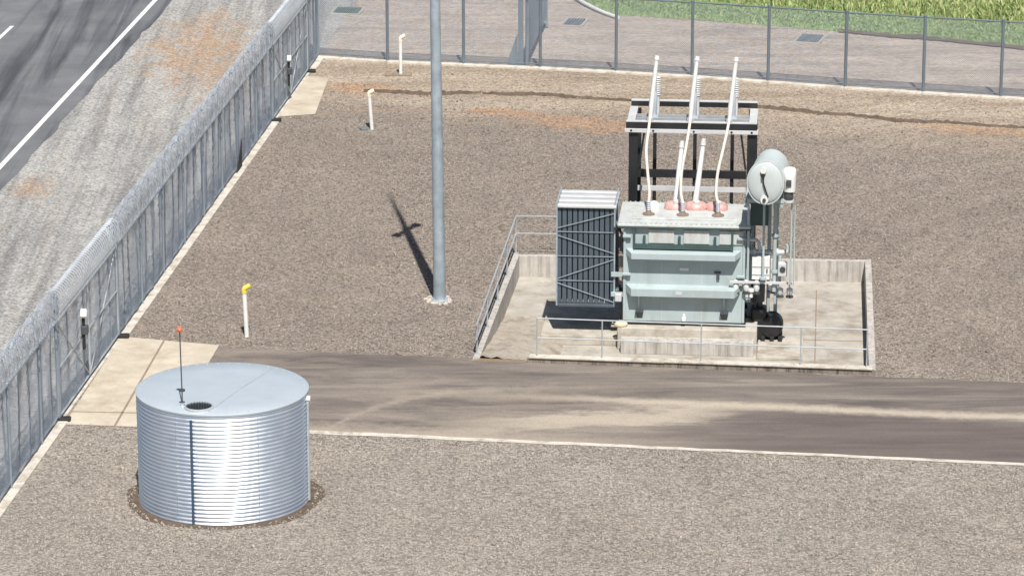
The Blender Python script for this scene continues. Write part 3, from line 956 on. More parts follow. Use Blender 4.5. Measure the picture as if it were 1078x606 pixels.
def wall_seg(o0, o1, i0, i1, zt, mat, name='wall'):
    mb = MB()
    vs = [(*o0, FZ - .05), (*o1, FZ - .05), (*i1, FZ - .05), (*i0, FZ - .05), (*o0, zt), (*o1, zt), (*i1, zt), (*i0, zt)]
    mb.add(vs, [(3, 2, 1, 0), (4, 5, 6, 7), (0, 1, 5, 4), (1, 2, 6, 5), (2, 3, 7, 6), (3, 0, 4, 7)])
    return mb.build(name, mat, bund, bevel=.01)
wall_seg(PIT[0], PIT[1], IN[0], IN[1], 0.06, M['wallconc'])
wall_seg(PIT[1], PIT[2], IN[1], IN[2], 0.02, M['wallconc'])
wall_seg(PIT[2], PIT[3], IN[2], IN[3], 0.05, M['wallconc'])
def lerp(a, b, t):
    return tuple(a[k] + (b[k] - a[k]) * t for k in range(2))
ta, tb = 0.135, 0.478
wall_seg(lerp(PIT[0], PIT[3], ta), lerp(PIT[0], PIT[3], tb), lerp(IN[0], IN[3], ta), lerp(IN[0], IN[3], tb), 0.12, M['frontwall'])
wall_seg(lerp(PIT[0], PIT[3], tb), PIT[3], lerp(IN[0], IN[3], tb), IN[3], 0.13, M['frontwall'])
# pale coping on the two front walls
for t0, t1, zt in ((ta, tb, 0.12), (tb, 1.0, 0.13)):
    a, b = lerp(PIT[0], PIT[3], t0), lerp(PIT[0], PIT[3], t1); c_, d_ = lerp(IN[0], IN[3], t0), lerp(IN[0], IN[3], t1)
    p, q = Vector((*lerp(a, c_, .5), zt + .022)), Vector((*lerp(b, d_, .5), zt + .022))
    MB().bar(p, q, .235, .045).build('coping', M['kerb'], bund, bevel=.01)
fl = MB(); fl.add([(p[0], p[1], FZ) for p in IN], [(0, 3, 2, 1)])
fl.build('floor', M['floor'], bund)
# floor joints
ux, uy = math.cos(TA), math.sin(TA)
def W(u, v, z=0.0):
    return (TL[0] + u * ux - v * uy, TL[1] + u * uy + v * ux, TL[2] + z)
jm = MB()
for v in (0.9, -1.4):
    jm.bar(W(2.0, v, FZ + .003), W(4.35, v, FZ + .003), .04, .008)
jm.bar(W(3.2, -2.4, FZ + .003), W(3.2, 5.3, FZ + .003), .03, .008)
jm.build('floor_joint', M['joint'], bund)
# plinths the transformer stands on
pl = MB()
def uvbox(mb, a, b):
    pts = [W(u, v, z) for u in (a[0], b[0]) for v in (a[1], b[1]) for z in (a[2], b[2])]
    mb.add(pts, [(0, 1, 3, 2), (4, 6, 7, 5), (0, 4, 5, 1), (2, 3, 7, 6), (0, 2, 6, 4), (1, 5, 7, 3)])
uvbox(pl, (-3.5, -0.02, FZ), (-1.62, 2.4, -0.31))
uvbox(pl, (-1.60, -0.28, FZ), (1.78, 2.4, 0.0))
pl.build('plinth', M['conc'], bund, bevel=.015)
st = MB(); uvbox(st, (-1.5, -0.62, FZ), (1.72, -0.285, -0.2))
st.build('step', M['wallconc'], bund, bevel=.012)
pl2 = MB(); uvbox(pl2, (1.80, -0.85, FZ), (2.9, 0.95, -0.47)); pl2.build('low_plinth', M['conc'], bund, bevel=.015)
pl3 = MB()
for u in (-1.4, 1.45):
    for v in (3.3, 5.1):
        uvbox(pl3, (u - .3, v - .3, FZ), (u + .3, v + .3, -0.3))
pl3.build('footing', M['conc'], bund, bevel=.015)
# dirt spilled into the front left corner
nx, ny = 26, 26
V, F = [], []
for i in range(nx + 1):
    for j in range(ny + 1):
        s, t = i / nx, j / ny
        a = lerp(lerp(IN[0], IN[3], s * .19), lerp(IN[1], IN[2], s * .19), t * .62)
        zz = FZ + 0.60 * max(0, 1 - t * 1.05) ** 1.2 * max(0.0, 1 - s ** 3) + 0.02 * math.sin(i * 1.3 + j) + random.uniform(0, .02) - (0.05 if t > .97 or s > .97 else 0)
        V.append((a[0], a[1], zz))
for i in range(nx):
    for j in range(ny):
        F.append((i * (ny + 1) + j, (i + 1) * (ny + 1) + j, (i + 1) * (ny + 1) + j + 1, i * (ny + 1) + j + 1))
struct(MB().add(V, F).build('dirt_ramp', M['bunddirt'], smooth=True))
struct(sheet('dirt_patch', [(-1.02, -4.78), (0.15, -4.92), (0.36, -4.84), (0.30, -4.66), (-0.90, -4.54)], 0.012, M['claydirt']))

# handrails
def handrail(label, pts, h, posts, zb, hf=None, r=.022):
    p0 = pts[0]
    th = thing('handrail', label, 'handrail', (p0[0], p0[1], 0))
    loc = [Vector((p[0] - p0[0], p[1] - p0[1], 0)) for p in pts]
    for nm, z in (('top_rail', h), ('mid_rail', h * .56)):
        k0 = (hf / h) if hf else 1.0
        MB().tube([q + Vector((0, 0, z * (k0 if i == 0 else 1))) for i, q in enumerate(loc)], r, 8).build(nm, M['galv'], th, smooth=True)
    for (x, y) in posts:
        q = Vector((x - p0[0], y - p0[1], 0))
        hh = h if not hf else hf + (h - hf) * min(1, q.length / loc[1].length)
        po = MB().tube([q + Vector((0, 0, zb)), q + Vector((0, 0, hh))], r * 1.05, 8).build('post', M['galv'], th, smooth=True)
        MB().box(q + Vector((0, 0, zb + .01)), (.12, .12, .02)).build('foot_plate', M['galv'], po)
    return th
OL = [lerp(PIT[0], PIT[1], t) for t in (0.0, 1.0)]
def wl(t):                                              # middle of left wall top
    return lerp(lerp(PIT[0], IN[0], .4), lerp(PIT[1], IN[1], .4), t)
bw = [lerp(lerp(PIT[1], IN[1], .4), lerp(PIT[2], IN[2], .4), t) for t in (0.0, 0.17, .36)]
handrail('galvanised handrail along the left wall of the bund, turning along the back behind the radiators', [wl(.02), wl(1.0), bw[1], bw[2]], 1.06, [wl(.03), wl(.27), wl(.52), wl(.76), wl(.995), bw[1], bw[2]], 0.055, .80)
fwl = [lerp(lerp(PIT[0], IN[0], .5), lerp(PIT[3], IN[3], .5), t) for t in (0.155, 0.32, 0.57, 0.82, 0.985)]
handrail('thin galvanised handrail along the front wall of the bund above the access road', [fwl[0], fwl[-1]], 1.08, fwl, 0.10, None, .016)

# ------------------------------------------------------------------ power transformer
tr = thing('power_transformer', 'pale green power transformer with finned radiators and round conservator in concrete bund', 'transformer', TL, TA)
G = M['green']
tank = MB().ext((-1.46, 0, .10), (1.44, 1.9, 2.46)).build('main_tank', G, tr, bevel=.02)
sk = MB()
for v in (.12, .95, 1.75):
    sk.ext((-1.5, v - .1, .0), (1.5, v + .1, .097))
sk.build('skid', M['black'], tr)
MB().ext((-1.62, -.11, 2.465), (1.57, 2.0, 2.505)).build('tank_flange', M['darkgreen'], tr)  # darkened green gives the lid's shadow line in colour
lid = MB().ext((-1.63, -.12, 2.508), (1.58, 2.01, 2.565)).build('lid', M['green_top'], tr, bevel=.012)
bl = MB()
for i in range(26):
    u = -1.55 + 3.05 * i / 25
    for v in (-.06, 1.95):
        bl.tube([(u, v, 2.56), (u, v, 2.595)], .022, 6)
bl.build('lid_bolts', M['green'], lid)
MB().ext((-1.3, .35, 2.566), (1.25, 1.15, 2.60)).build('cover_plate', M['green_top'], lid, bevel=.01)
# front ledges: box beam with a tapering underside
def ledge(zt, zb):
    mb = MB(); d = -.27
    mb.add([(-1.42, 0, zt), (1.36, 0, zt), (1.22, d, zt - .05), (-1.28, d, zt - .05),
            (-1.42, 0, zb + .05), (1.36, 0, zb + .05), (1.22, d, zb), (-1.28, d, zb)],
           [(0, 3, 2, 1), (3, 7, 6, 2), (4, 5, 6, 7), (0, 4, 7, 3), (1, 2, 6, 5)])
    return mb.build('stiffener', G, tr, bevel=.006)
ledge(1.93, 1.73)
ledge(1.04, 0.80)
for u in (-1.10, .97):
    MB().add([(u - .02, -.16, .80), (u + .02, -.16, .80), (u + .02, 0, .42), (u - .02, 0, .42), (u - .02, 0, .80), (u + .02, 0, .80)],
             [(0, 3, 2, 1), (0, 4, 3), (1, 2, 5), (0, 1, 5, 4)]).build('gusset', G, tr)
# upper frame with brackets
fr = MB()
for u in (-1.22, 1.15):
    fr.ext((u - .022, -.10, 1.93), (u + .022, 0, 2.46))
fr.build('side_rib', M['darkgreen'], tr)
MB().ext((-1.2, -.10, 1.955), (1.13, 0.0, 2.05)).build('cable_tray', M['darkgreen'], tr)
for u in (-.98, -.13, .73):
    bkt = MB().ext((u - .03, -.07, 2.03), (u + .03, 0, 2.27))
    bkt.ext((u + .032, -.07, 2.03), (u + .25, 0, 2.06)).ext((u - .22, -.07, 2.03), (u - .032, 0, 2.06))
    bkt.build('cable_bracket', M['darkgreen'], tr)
    MB().ext((u + .10, -.03, 2.08), (u + .72, 0, 2.42)).build('inspection_cover', M['green_top'], tr, bevel=.008)
for u in (-1.08, .98):
    MB().add([(u - .10, -.12, .36), (u + .10, -.12, .36), (u + .06, 0, .18), (u - .06, 0, .18), (u - .10, 0, .38), (u + .10, 0, .38)],
             [(0, 3, 2, 1), (4, 0, 1, 5), (0, 4, 3), (1, 2, 5)]).build('jacking_pad', M['darkgrey'], tr)
MB().tube([(0, -.02, .12), (0, -.02, .30)], .035, 10).box((0, -.07, .2), (.1, .1, .1)).build('drain_valve', M['white'], tr, bevel=.01)
MB().ext((.72, -.03, 1.36), (.88, 0, 1.40)).ext((.78, -.05, 1.20), (.85, 0, 1.359)).build('thermometer', M['darkgrey'], tr)
MB().ext((-.12, -.012, 1.40), (.10, 0, 1.47)).build('rating_plate', M['white'], tr)
MB().ext((-.20, -.278, .86), (-.05, -.271, .95)).build('warning_plate', M['offwhite'], tr)
# lid furniture
def bushing(u, v):
    b0 = MB().lathe([(.15, 0), (.15, .03), (.08, .05), (.06, .10)], (u, v, 2.60), 20).build('bushing', M['brown'], tr, smooth=True)
    prof = []
    for k in range(5):
        prof += [(.038, .10 + k * .05), (.056, .12 + k * .05), (.038, .145 + k * .05)]
    MB().lathe(prof, (u, v, 2.60), 16).build('insulator_sheds', M['porc'], b0, smooth=True)
    return b0
BU = [(-.92, .70), (-.09, .70), (.77, .70)]
for u, v in BU:
    bushing(u, v)
for u in (-.30, .20, .72):
    c0 = MB().lathe([(.27, 0), (.27, .09), (.22, .15), (.08, .17)], (u, 1.45, 2.566), 24).build('turret_cover', M['coral'], tr, smooth=True)
    MB().lathe([(.085, 0), (.085, .05), (.03, .08)], (u + .03, 1.38, 2.73), 14).build('cap', M['offwhite'], c0, smooth=True)
MB().lathe([(.13, 0), (.13, .13), (.08, .19), (.02, .21)], (-.82, 1.35, 2.566), 18).build('relief_valve', M['white'], tr, smooth=True)
for (u0, z0, u1, z1) in ((-.31, 2.60, -.19, 3.98), (.17, 2.60, .34, 4.05)):
    nb = MB().tube([(u0, 1.85, z0), (u1, 2.05, z1)], [.075, .055], 12).build('neutral_bushing', M['white'], tr, smooth=True)
    MB().tube([(u1 - .004, 2.045, z1 - .02), (u1 + .01, 2.065, z1 + .14)], [.075, .05], 10).build('end_cap', M['offwhite'], nb, smooth=True)
# radiator bank
RV0, RV1, RU0, RU1, RZ0, RZ1 = 0.10, 1.55, -3.10, -1.72, 0.42, 2.92
rad = MB()
nf = 11
for i in range(nf):
    u = RU0 + .04 + (RU1 - RU0 - .08) * i / (nf - 1)
    rad.ext((u - .052, RV0 + .03, RZ0 + .05), (u + .052, RV1 - .03, RZ1 - .04))
radiator = rad.build('radiator', M['radiator'], tr, bevel=.012)
hd = MB()
for v in (.16, .58, 1.0, 1.42):
    hd.ext((RU0, v - .10, RZ1 - .035), (RU1 + .05, v + .10, RZ1 + .045))
hd.build('header', M['offwhite'], radiator, bevel=.02)
for v in (.14, 1.45):
    MB().ext((RU0, v - .06, RZ0 - .02), (RU1, v + .06, RZ0 + .048)).build('bottom_header', M['radiator'], radiator, bevel=.01)
fr = MB()
for u in (RU0 - .012, RU1 + .012):
    for v in (RV0, RV1):
        fr.ext((u - .018, v - .02, RZ0), (u + .018, v + .02, RZ1 + .10))
    fr.ext((u - .018, RV0, RZ1 + .05), (u + .018, RV1, RZ1 + .085))
fr.build('frame', M['pole'], radiator)
br = MB()
Hh = RZ1 - RZ0
def rz(f): return RZ1 - f * Hh
ul, ur = RU0 - .01, RU1 + .03
for a, b in ((.256, .256), (.50, .50), (.747, .747), (.985, .985), (.22, .06), (.29, .47), (.73, .52), (.77, .96)):
    br.bar((ul, RV0 + .008 - (.012 if a != b else 0), rz(a)), (ur, RV0 + .008 - (.012 if a != b else 0), rz(b)), .010, .018)
br.build('brace', M['pole'], radiator)
for z, r in ((2.32, .10), (.62, .10)):
    p = MB().tube([(RU1 - .05, .75, z), (-1.45, .75, z)], r, 14)
    p.lathe([(r + .07, -.03), (r + .07, .03)], (-1.62, .75, z), 14, 'X')
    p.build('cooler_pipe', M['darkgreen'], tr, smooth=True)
MB().tube([(-1.72, .02, 2.42), (-1.60, .02, 2.40), (-1.53, .02, 2.28), (-1.52, .02, 2.05), (-1.50, .02, 1.95)], .035, 8).build('hose', M['rubber'], tr, smooth=True)
for z in (.75, 1.25):
    MB().ext((-1.78, .02, z - .05), (-1.45, .10, z + .05)).build('radiator_bracket', G, tr)
MB().box((-1.60, -.02, .70), (.16, .16, .2)).build('junction_box', M['offwhite'], tr, bevel=.02)
# conservator
CU, CZ, CRR = 1.95, 3.62, .52
prof = [(.04, -.08), (.25, -.075), (.44, -.05), (CRR - .02, -.02), (CRR, .0), (CRR, 1.22), (.44, 1.28), (.04, 1.31)]
cons = MB().lathe(prof, (0, 0, 0), 40, 'Y').build('conservator', M['cons'], tr, smooth=True)
cons.location = (CU - .02, -.95, CZ + .27); cons.rotation_euler = (0, 0, R(-6)); cons.scale = (.83, 1, 1)
MB().lathe([(CRR - .01, -.022), (CRR + .022, -.02), (CRR + .022, .012), (CRR, .014)], (0, 0, 0), 40, 'Y', cap=False).build('end_flange', M['cons'], cons, smooth=True)
MB().lathe([(.085, -.03), (.085, .03), (.06, .04)], (-.05, -.11, .32), 16, 'Y').build('level_gauge', M['white'], cons, smooth=True)
MB().tube([(-.06, -.12, .22), (-.04, -.12, .0), (.05, -.12, -.22), (.10, -.12, -.33)], .02, 8).build('gauge_cable', M['rubber'], cons, smooth=True)
MB().tube([(-.06, -.13, .25), (-.06, -.13, .16)], .05, 10).build('cable_gland', M['rubber'], cons, smooth=True)
MB().lathe([(.11, -.06), (.11, .06)], (-.01, -.06, -.40), 16, 'Y').build('drain_boss', M['white'], cons, smooth=True)
MB().lathe([(.05, -.09), (.05, .0)], (-.01, -.06, -.405), 12, 'Y').build('drain_plug', M['darkgrey'], cons, smooth=True)
# conservator support and pipes under it
MB().ext((1.56, .25, 2.50), (2.0, 1.10, 3.19)).build('support_bracket', M['darkgreen'], tr, bevel=.01)  # darkened box, painted as the shaded opening under the conservator
MB().ext((1.50, -.62, 3.30), (2.45, -.52, 3.39)).ext((1.50, .12, 3.30), (2.45, .22, 3.39)).ext((1.45, -.6, 3.20), (1.55, 1.0, 3.298)).ext((2.25, -.6, 3.20), (2.35, 1.0, 3.298)).build('saddle', M['green'], tr)
for u in (1.60, 2.02, 2.20):
    MB().ext((u - .045, .95, .0), (u + .045, 1.04, 3.30)).build('support_leg', M['green'], tr)
MB().tube([(1.53, -.06, .98), (1.53, -.06, 3.02), (1.42, -.02, 3.06)], .03, 8).build('conduit', M['green'], tr, smooth=True)
MB().ext((1.63, -.08, 1.24), (2.06, .30, 1.80)).build('control_cabinet', M['white'], tr, bevel=.012)
MB().tube([(1.44, .2, 1.86), (2.40, .2, 1.86), (2.48, .2, 1.89), (2.50, .2, 1.97), (2.50, .2, 2.06)], .065, 12).build('oil_pipe', M['green_top'], tr, smooth=True)
for u, v, z0, z1, r in ((1.90, -.16, 1.25, 3.3, .030), (2.17, -.05, .95, 3.3, .05), (2.30, .16, 1.0, 1.8, .04), (2.56, -.45, 1.25, 3.28, .022), (2.64, -.40, 1.2, 3.2, .016)):
    MB().tube([(u, v, z0), (u, v, z1)], r, 10).build('riser_pipe', G, tr, smooth=True)
MB().tube([(1.53, -.06, 2.98), (1.53, -.55, 3.22)], .03, 8).build('conduit', M['green'], tr, smooth=True)
MB().ext((1.10, -.16, 1.16), (2.66, -.10, 1.21)).build('valve_rail', M['offwhite'], tr)
for u in (1.25, 1.5, 1.75, 2.10, 2.32, 2.55):
    vb = MB().lathe([(.05, -.16), (.075, -.1), (.075, .0), (.04, .04), (.04, .12)], (u, -.06 + .1 * (u > 2), 1.10 - .1 * (u > 2.2)), 12).build('valve', M['white'] if u < 2 else M['offwhite'], tr, smooth=True)
    MB().lathe([(.09, -.02), (.09, .02)], (u, -.06 + .1 * (u > 2), .90 - .1 * (u > 2.2)), 12).build('valve_wheel', M['darkgrey'], vb, smooth=True)
MB().ext((1.455, .30, .55), (1.60, .72, 2.30)).build('cable_duct', G, tr, bevel=.01)
for z in (.70, 1.15, 1.60, 2.05):
    MB().ext((1.45, .285, z - .02), (1.64, .74, z + .02)).build('duct_strap', M['offwhite'], tr)
MB().tube([(1.46, .05, 2.20), (1.70, .05, 2.20), (1.78, .08, 2.14), (1.80, .10, 2.0), (1.80, .10, 1.93)], .045, 10).build('oil_pipe', M['green_top'], tr, smooth=True)
for u, z in ((1.68, 1.86), (2.22, 1.86)):
    MB().lathe([(.105, -.035), (.105, .035)], (u, .2, z), 14, 'X').build('pipe_flange', M['green_top'], tr, smooth=True)
for u, v, z in ((2.17, -.05, 2.35), (2.17, -.05, 1.45), (1.90, -.16, 1.30)):
    MB().lathe([(.085, -.03), (.085, .03)], (u, v, z), 14).build('pipe_flange', G, tr, smooth=True)
MB().ext((2.26, -.10, 1.34), (2.48, .12, 1.66)).build('gauge_box', M['offwhite'], tr, bevel=.015)
MB().lathe([(.07, -.012), (.07, .012)], (2.37, -.112, 1.52), 16, 'Y').build('gauge_dial', M['darkgrey'], tr, smooth=True)
for z in (1.35, 1.55):
    MB().ext((1.64, -.087, z), (2.05, -.082, z + .012)).build('cabinet_seam', M['darkgrey'], tr)
MB().ext((1.98, -.10, 1.42), (2.01, -.082, 1.52)).build('cabinet_handle', M['darkgrey'], tr)
# edge strips, weld seams and lifting lugs of the tank
for u in (-1.455, 1.435):
    MB().ext((u - .03, -.03, .12), (u + .03, -.002, 2.45)).build('corner_angle', G, tr, bevel=.006)
for u in (-.55, .42):
    MB().ext((u - .008, -.009, .12), (u + .008, -.001, .78)).ext((u - .008, -.009, 1.06), (u + .008, -.001, 1.72)).build('weld_seam', M['green_top'], tr)
for u in (-1.40, 1.36):
    for z in (1.30, 2.25):
        MB().ext((u - .10, -.11, z - .03), (u + .10, -.03, z + .03)).build('lifting_lug', G, tr, bevel=.01)
bt = MB().lathe([(.05, -.08), (.14, -.05), (.15, .30), (.15, .48), (.12, .52), (.03, .54)], (0, 0, .34), 18).build('breather', M['white'], tr, smooth=True)
bt.location = (2.50, -.55, 3.30)
MB().lathe([(.10, 0), (.11, .02), (.11, .16), (.10, .18)], (-.02, 0, .08), 16).build('breather_glass', M['darkgrey'], bt, smooth=True)
MB().lathe([(.07, 0), (.13, .03), (.13, .08)], (-.02, 0, -.005), 16).build('breather_base', M['offwhite'], bt, smooth=True)
MB().box((-.02, -.15, .52), (.12, .05, .16)).build('breather_window', M['darkgrey'], bt, bevel=.01)
MB().bar((-.16, .02, .67), (.0, .02, .67), .08, .08).build('breather_arm', G, bt)

# dark pump added to fill the dark blob beside the tank
pu = thing('dark_placeholder', 'added dark round bodied pump on the bund floor at the right side of the transformer', 'placeholder', W(2.12, .75, -.47), TA)
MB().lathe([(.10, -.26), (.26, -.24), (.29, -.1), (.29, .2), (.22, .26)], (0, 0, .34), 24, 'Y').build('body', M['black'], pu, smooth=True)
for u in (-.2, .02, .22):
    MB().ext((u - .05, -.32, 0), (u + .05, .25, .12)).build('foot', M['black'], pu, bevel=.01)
MB().ext((-.50, -.22, .0), (-.12, .22, .80)).build('dark_block', M['black'], pu, bevel=.06)
MB().tube([(-.3, 0, .78), (-.3, 0, 1.05), (-.42, 0, 1.15), (-.62, 0, 1.15)], .08, 10).build('dark_pipe', M['darkgrey'], pu, smooth=True)
# pipework and valves low on the right side of the tank
MB().lathe([(.05, -.3), (.16, -.28), (.17, .25), (.1, .3)], (1.78, .75, .75), 16).build('filter_canister', M['darkgrey'], tr, smooth=True)
MB().tube([(1.46, .1, .95), (1.60, .05, .85), (1.70, .08, .62), (1.72, .3, .55)], .04, 8).build('hose', M['rubber'], tr, smooth=True)
MB().lathe([(.05, 0), (.05, .14), (.09, .15), (.09, .22), (.03, .25)], (1.62, -.02, .78), 14).build('valve', M['white'], tr, smooth=True)

# ------------------------------------------------------------------ steel gantry behind the transformer
ga = thing('steel_gantry', 'black steel gantry frame with pale platform rails behind the transformer', 'gantry', W(0, 0), TA)
B_ = M['black']
for u in (-1.45, 1.50):
    for v in (3.38, 5.12):
        z1 = 4.06 if v < 4 else 4.2
        m_ = MB().ext((u - .11, v - .06, -.3), (u + .11, v - .04, z1)).ext((u - .11, v + .04, -.3), (u + .11, v + .06, z1)).ext((u - .02, v - .039, -.3), (u + .02, v + .039, z1))
        po = m_.build('post', B_, ga)
        MB().box((u, v, -.285), (.36, .3, .03)).build('base_plate', B_, po)
for u in (-.95, .06, 1.0):
    MB().ext((u - .045, 4.16, -.5), (u + .045, 4.24, 4.05)).build('middle_post', B_, ga)
def ibeam(name, u0, u1, v, z, h, mat):
    return MB().ext((u0, v - .04, z - h / 2), (u1, v - .02, z + h / 2)).ext((u0, v - .019, z + h / 2 - .022), (u1, v + .1, z + h / 2)).ext((u0, v - .019, z - h / 2), (u1, v + .1, z - h / 2 + .022)).build(name, mat, ga)
ibeam('front_beam', -1.63, 1.63, 3.30, 4.20, .15, B_)
MB().ext((-1.66, 3.24, 4.02), (1.66, 3.40, 4.118)).build('front_sill', M['offwhite'], ga, bevel=.006)
MB().ext((-1.63, 3.29, 4.278), (1.63, 3.42, 4.30)).build('front_plate', M['offwhite'], ga)
ibeam('back_beam', -1.60, 1.60, 5.16, 4.32, .13, B_)
MB().ext((-1.6, 5.12, 4.387), (1.6, 5.26, 4.41)).build('back_plate', M['offwhite'], ga)
for u in (-1.52, 1.52):
    MB().ext((u - .10, 3.425, 4.14), (u + .10, 5.11, 4.25)).build('side_beam', M['offwhite'], ga, bevel=.006)
for v in (4.0, 4.36):
    MB().ext((-1.41, v - .035, 4.17), (1.41, v + .035, 4.23)).build('platform_rail', M['galv'], ga)
bo = MB()
for u in (-.95, .06, 1.0, -1.5, 1.5):
    bo.tube([(u, 3.235, 4.07), (u, 3.25, 4.07)], .03, 8)
bo.build('bolts', B_, ga)
MB().ext((-1.33, 3.31, 2.86), (1.38, 3.37, 3.06)).build('lower_beam', B_, ga)
MB().ext((-1.33, 3.375, 2.50), (1.38, 3.43, 2.62)).build('lower_rail', M['offwhite'], ga)
MB().bar((-1.30, 3.34, 3.10), (-1.18, 3.34, 3.98), .05, .05).build('brace', B_, ga)
MB().bar((1.36, 3.34, 3.10), (1.24, 3.34, 3.98), .05, .05).build('brace', B_, ga)

PH = [(-.99, 'left'), (.01, 'middle'), (.98, 'right')]
for u, nm in PH:
    sa_ = thing('surge_arrester', 'grey surge arrester on the gantry platform, %s one of three' % nm, 'surge arrester', W(u, 4.18, 4.23), TA, 'surge arresters on the gantry')
    MB().box((0, 0, .015), (.24, .3, .03)).build('base_plate', M['galv'], sa_)
    MB().lathe([(.08, .03), (.09, .06), (.09, .58), (.07, .62)], (0, 0, 0), 18).build('housing', M['porc'], sa_, smooth=True)
    prof = []
    for k in range(9):
        prof += [(.045, .60 + k * .055), (.075, .62 + k * .055), (.045, .65 + k * .055)]
    MB().lathe(prof, (.09, .22, -.12), 14).build('insulator_sheds', M['offwhite'], sa_, smooth=True)
    MB().lathe([(.05, .02), (.05, .48)], (.09, .22, 0), 12).build('stem', M['offwhite'], sa_, smooth=True)
    rd = thing('busbar_rod', 'white leaning rod rising above the gantry, %s one of three' % nm, 'insulator rod', W(u - .02, 3.36, 4.40), TA, 'leaning white rods on the gantry')
    MB().tube([(-.02, 0, -.02), (.0, .03, .3), (.12, .10, 1.46)], [.052, .062, .05], 12).build('rod', M['white'], rd, smooth=True)
    MB().tube([(.119, .099, 1.44), (.128, .105, 1.53)], [.066, .05], 12).build('end_cap', M['white'], rd, smooth=True)
    MB().box((-.02, .0, -.06), (.16, .12, .09)).build('clamp', M['galv'], rd)
def catmull(P, n=8):
    P = [Vector(p) for p in P]
    out = []
    for i in range(len(P) - 1):
        p0, p1, p2, p3 = P[max(i - 1, 0)], P[i], P[i + 1], P[min(i + 2, len(P) - 1)]
        for k in range(n):
            t = k / n
            out.append(0.5 * ((2 * p1) + (-p0 + p2) * t + (2 * p0 - 5 * p1 + 4 * p2 - p3) * t * t + (-p0 + 3 * p1 - 3 * p2 + p3) * t ** 3))
    out.append(P[-1])
    return out
CAB = [[(-1.03, 3.30, 4.40), (-1.06, 3.10, 4.12), (-1.09, 2.7, 3.72), (-1.02, 2.0, 3.36), (-.93, 1.2, 3.05), (-.92, .72, 2.90)],
       [(-.03, 3.30, 4.40), (-.06, 3.10, 4.12), (-.12, 2.7, 3.72), (-.18, 2.0, 3.36), (-.16, 1.2, 3.05), (-.09, .72, 2.90)],
       [(.94, 3.30, 4.40), (.89, 3.10, 4.12), (.80, 2.7, 3.72), (.71, 2.0, 3.36), (.70, 1.2, 3.05), (.77, .72, 2.90)]]
for pts, (u, nm) in zip(CAB, PH):
    o = MB().tube([Vector(p) - Vector(pts[0]) for p in catmull(pts)], .036, 8).build('conductor_cable', M['cream'], None, smooth=True)
    o.location = W(*pts[0]); o.rotation_euler = (0, 0, TA)
    tag(o, 'cream conductor cable from the gantry to the lid bushing, %s one of three' % nm, 'cable', 'conductor cables to the bushings')

# cream bag at the corner of the transformer plinth
bm = bmesh.new(); bmesh.ops.create_icosphere(bm, subdivisions=3, radius=1)
for v_ in bm.verts:
    v_.co = Vector((v_.co.x * .17, v_.co.y * .12, max(v_.co.z, -.55) * .10 + .055 + .006 * math.sin(v_.co.x * 17)))
me = bpy.data.meshes.new('sandbag'); bm.to_mesh(me); bm.free(); me.materials.append(M['sack']); me.shade_smooth()
o = bpy.data.objects.new('sandbag', me); C.objects.link(o); o.location = W(-1.52, -.17, 0.0); o.rotation_euler = (0, 0, .3)
tag(o, 'small cream sandbag on the plinth between the radiators and the transformer', 'sandbag')

# ------------------------------------------------------------------ lightning mast
ms = thing('lightning_mast', 'tall tapered grey steel mast on a small pale footing in the gravel', 'mast', (-1.80, 0.30, 0))
MH = 16.6
lean = Vector((-math.sin(R(.55)), 0, math.cos(R(.55))))
MB().tube([lean * 0.04, lean * 4.0, lean * 8.0, lean * 10.6], [.155, .140, .122, .112], 20).build('pole', M['pole'], ms, smooth=True)
MB().tube([lean * 10.6, lean * 13.5, lean * MH], [.085, .060, .018], 12).build('spike', M['pole'], ms, smooth=True)
MB().bar(lean * 10.3 + Vector((-.24, -.52, 0)), lean * 10.3 + Vector((.24, .52, 0)), .12, .14).build('crossarm', M['pole'], ms)
for s in (-1, 1):
    MB().box(lean * 10.3 + Vector((s * .24, s * .52, .02)), (.24, .24, .22), rz=R(-25)).build('floodlight', M['darkgrey'], ms, bevel=.02)
MB().box((0, 0, .03), (.42, .42, .03)).build('base_plate', M['galv'], ms)
ft = MB(); 
for i in range(1):
    ft.lathe([(.30, -.05), (.33, .0), (.31, .02)], (0, 0, 0), 11)
ft.build('footing', M['kerb'], ms)
bo = MB()
for sx in (-.15, .15):
    for sy in (-.15, .15):
        bo.tube([(sx, sy, .04), (sx, sy, .12)], .022, 6)
bo.build('bolts', M['galv'], ms)
rk = MB()
for i in range(14):
    q = random.uniform(0, 6.28); r = random.uniform(.28, .42)
    rk.box((r * math.cos(q), r * math.sin(q), .02), (random.uniform(.05, .14), random.uniform(.05, .1), .06), rz=q)
rk.build('footing_rubble', M['kerb'], ms, bevel=.012)

# ------------------------------------------------------------------ standpipes
def standpipe(label, loc, h, capm, tilt=0.0, rz_=0.0):
    th = thing('standpipe', label, 'standpipe', loc, rz_, 'white standpipes in the gravel')
    t = Vector((math.sin(tilt), 0, math.cos(tilt)))
    MB().tube([Vector((0, 0, -.02)), t * h], .055, 14).build('pipe', M['pipewhite'], th, smooth=True)
    e = MB().tube([t * (h - .06), t * (h + .04), t * (h + .07) + Vector((.02, 0, 0)), t * (h + .10) + Vector((.07, 0, 0)), t * (h + .14) + Vector((.15, 0, 0))], [.060, .063, .066, .062, .055], 14).build('elbow', capm, th, smooth=True)
    MB().lathe([(.062, -.02), (.066, .02)], t * (h - .04), 14).build('collar', capm, e, smooth=True)
    return th
standpipe('white standpipe with bright yellow elbow beside the access road', (-6.39, -2.78, 0), 1.15, M['yellow'], R(-2))
s2 = standpipe('white standpipe with pale cream elbow, middle of three, before the back fence', (-4.16, 18.3, 0), 1.05, M['pale_yellow'], R(-4))
MB().box((-.22, -.05, .03), (.26, .2, .07), rz=.4).build('valve_cover', M['lid_grey'], s2, bevel=.015)
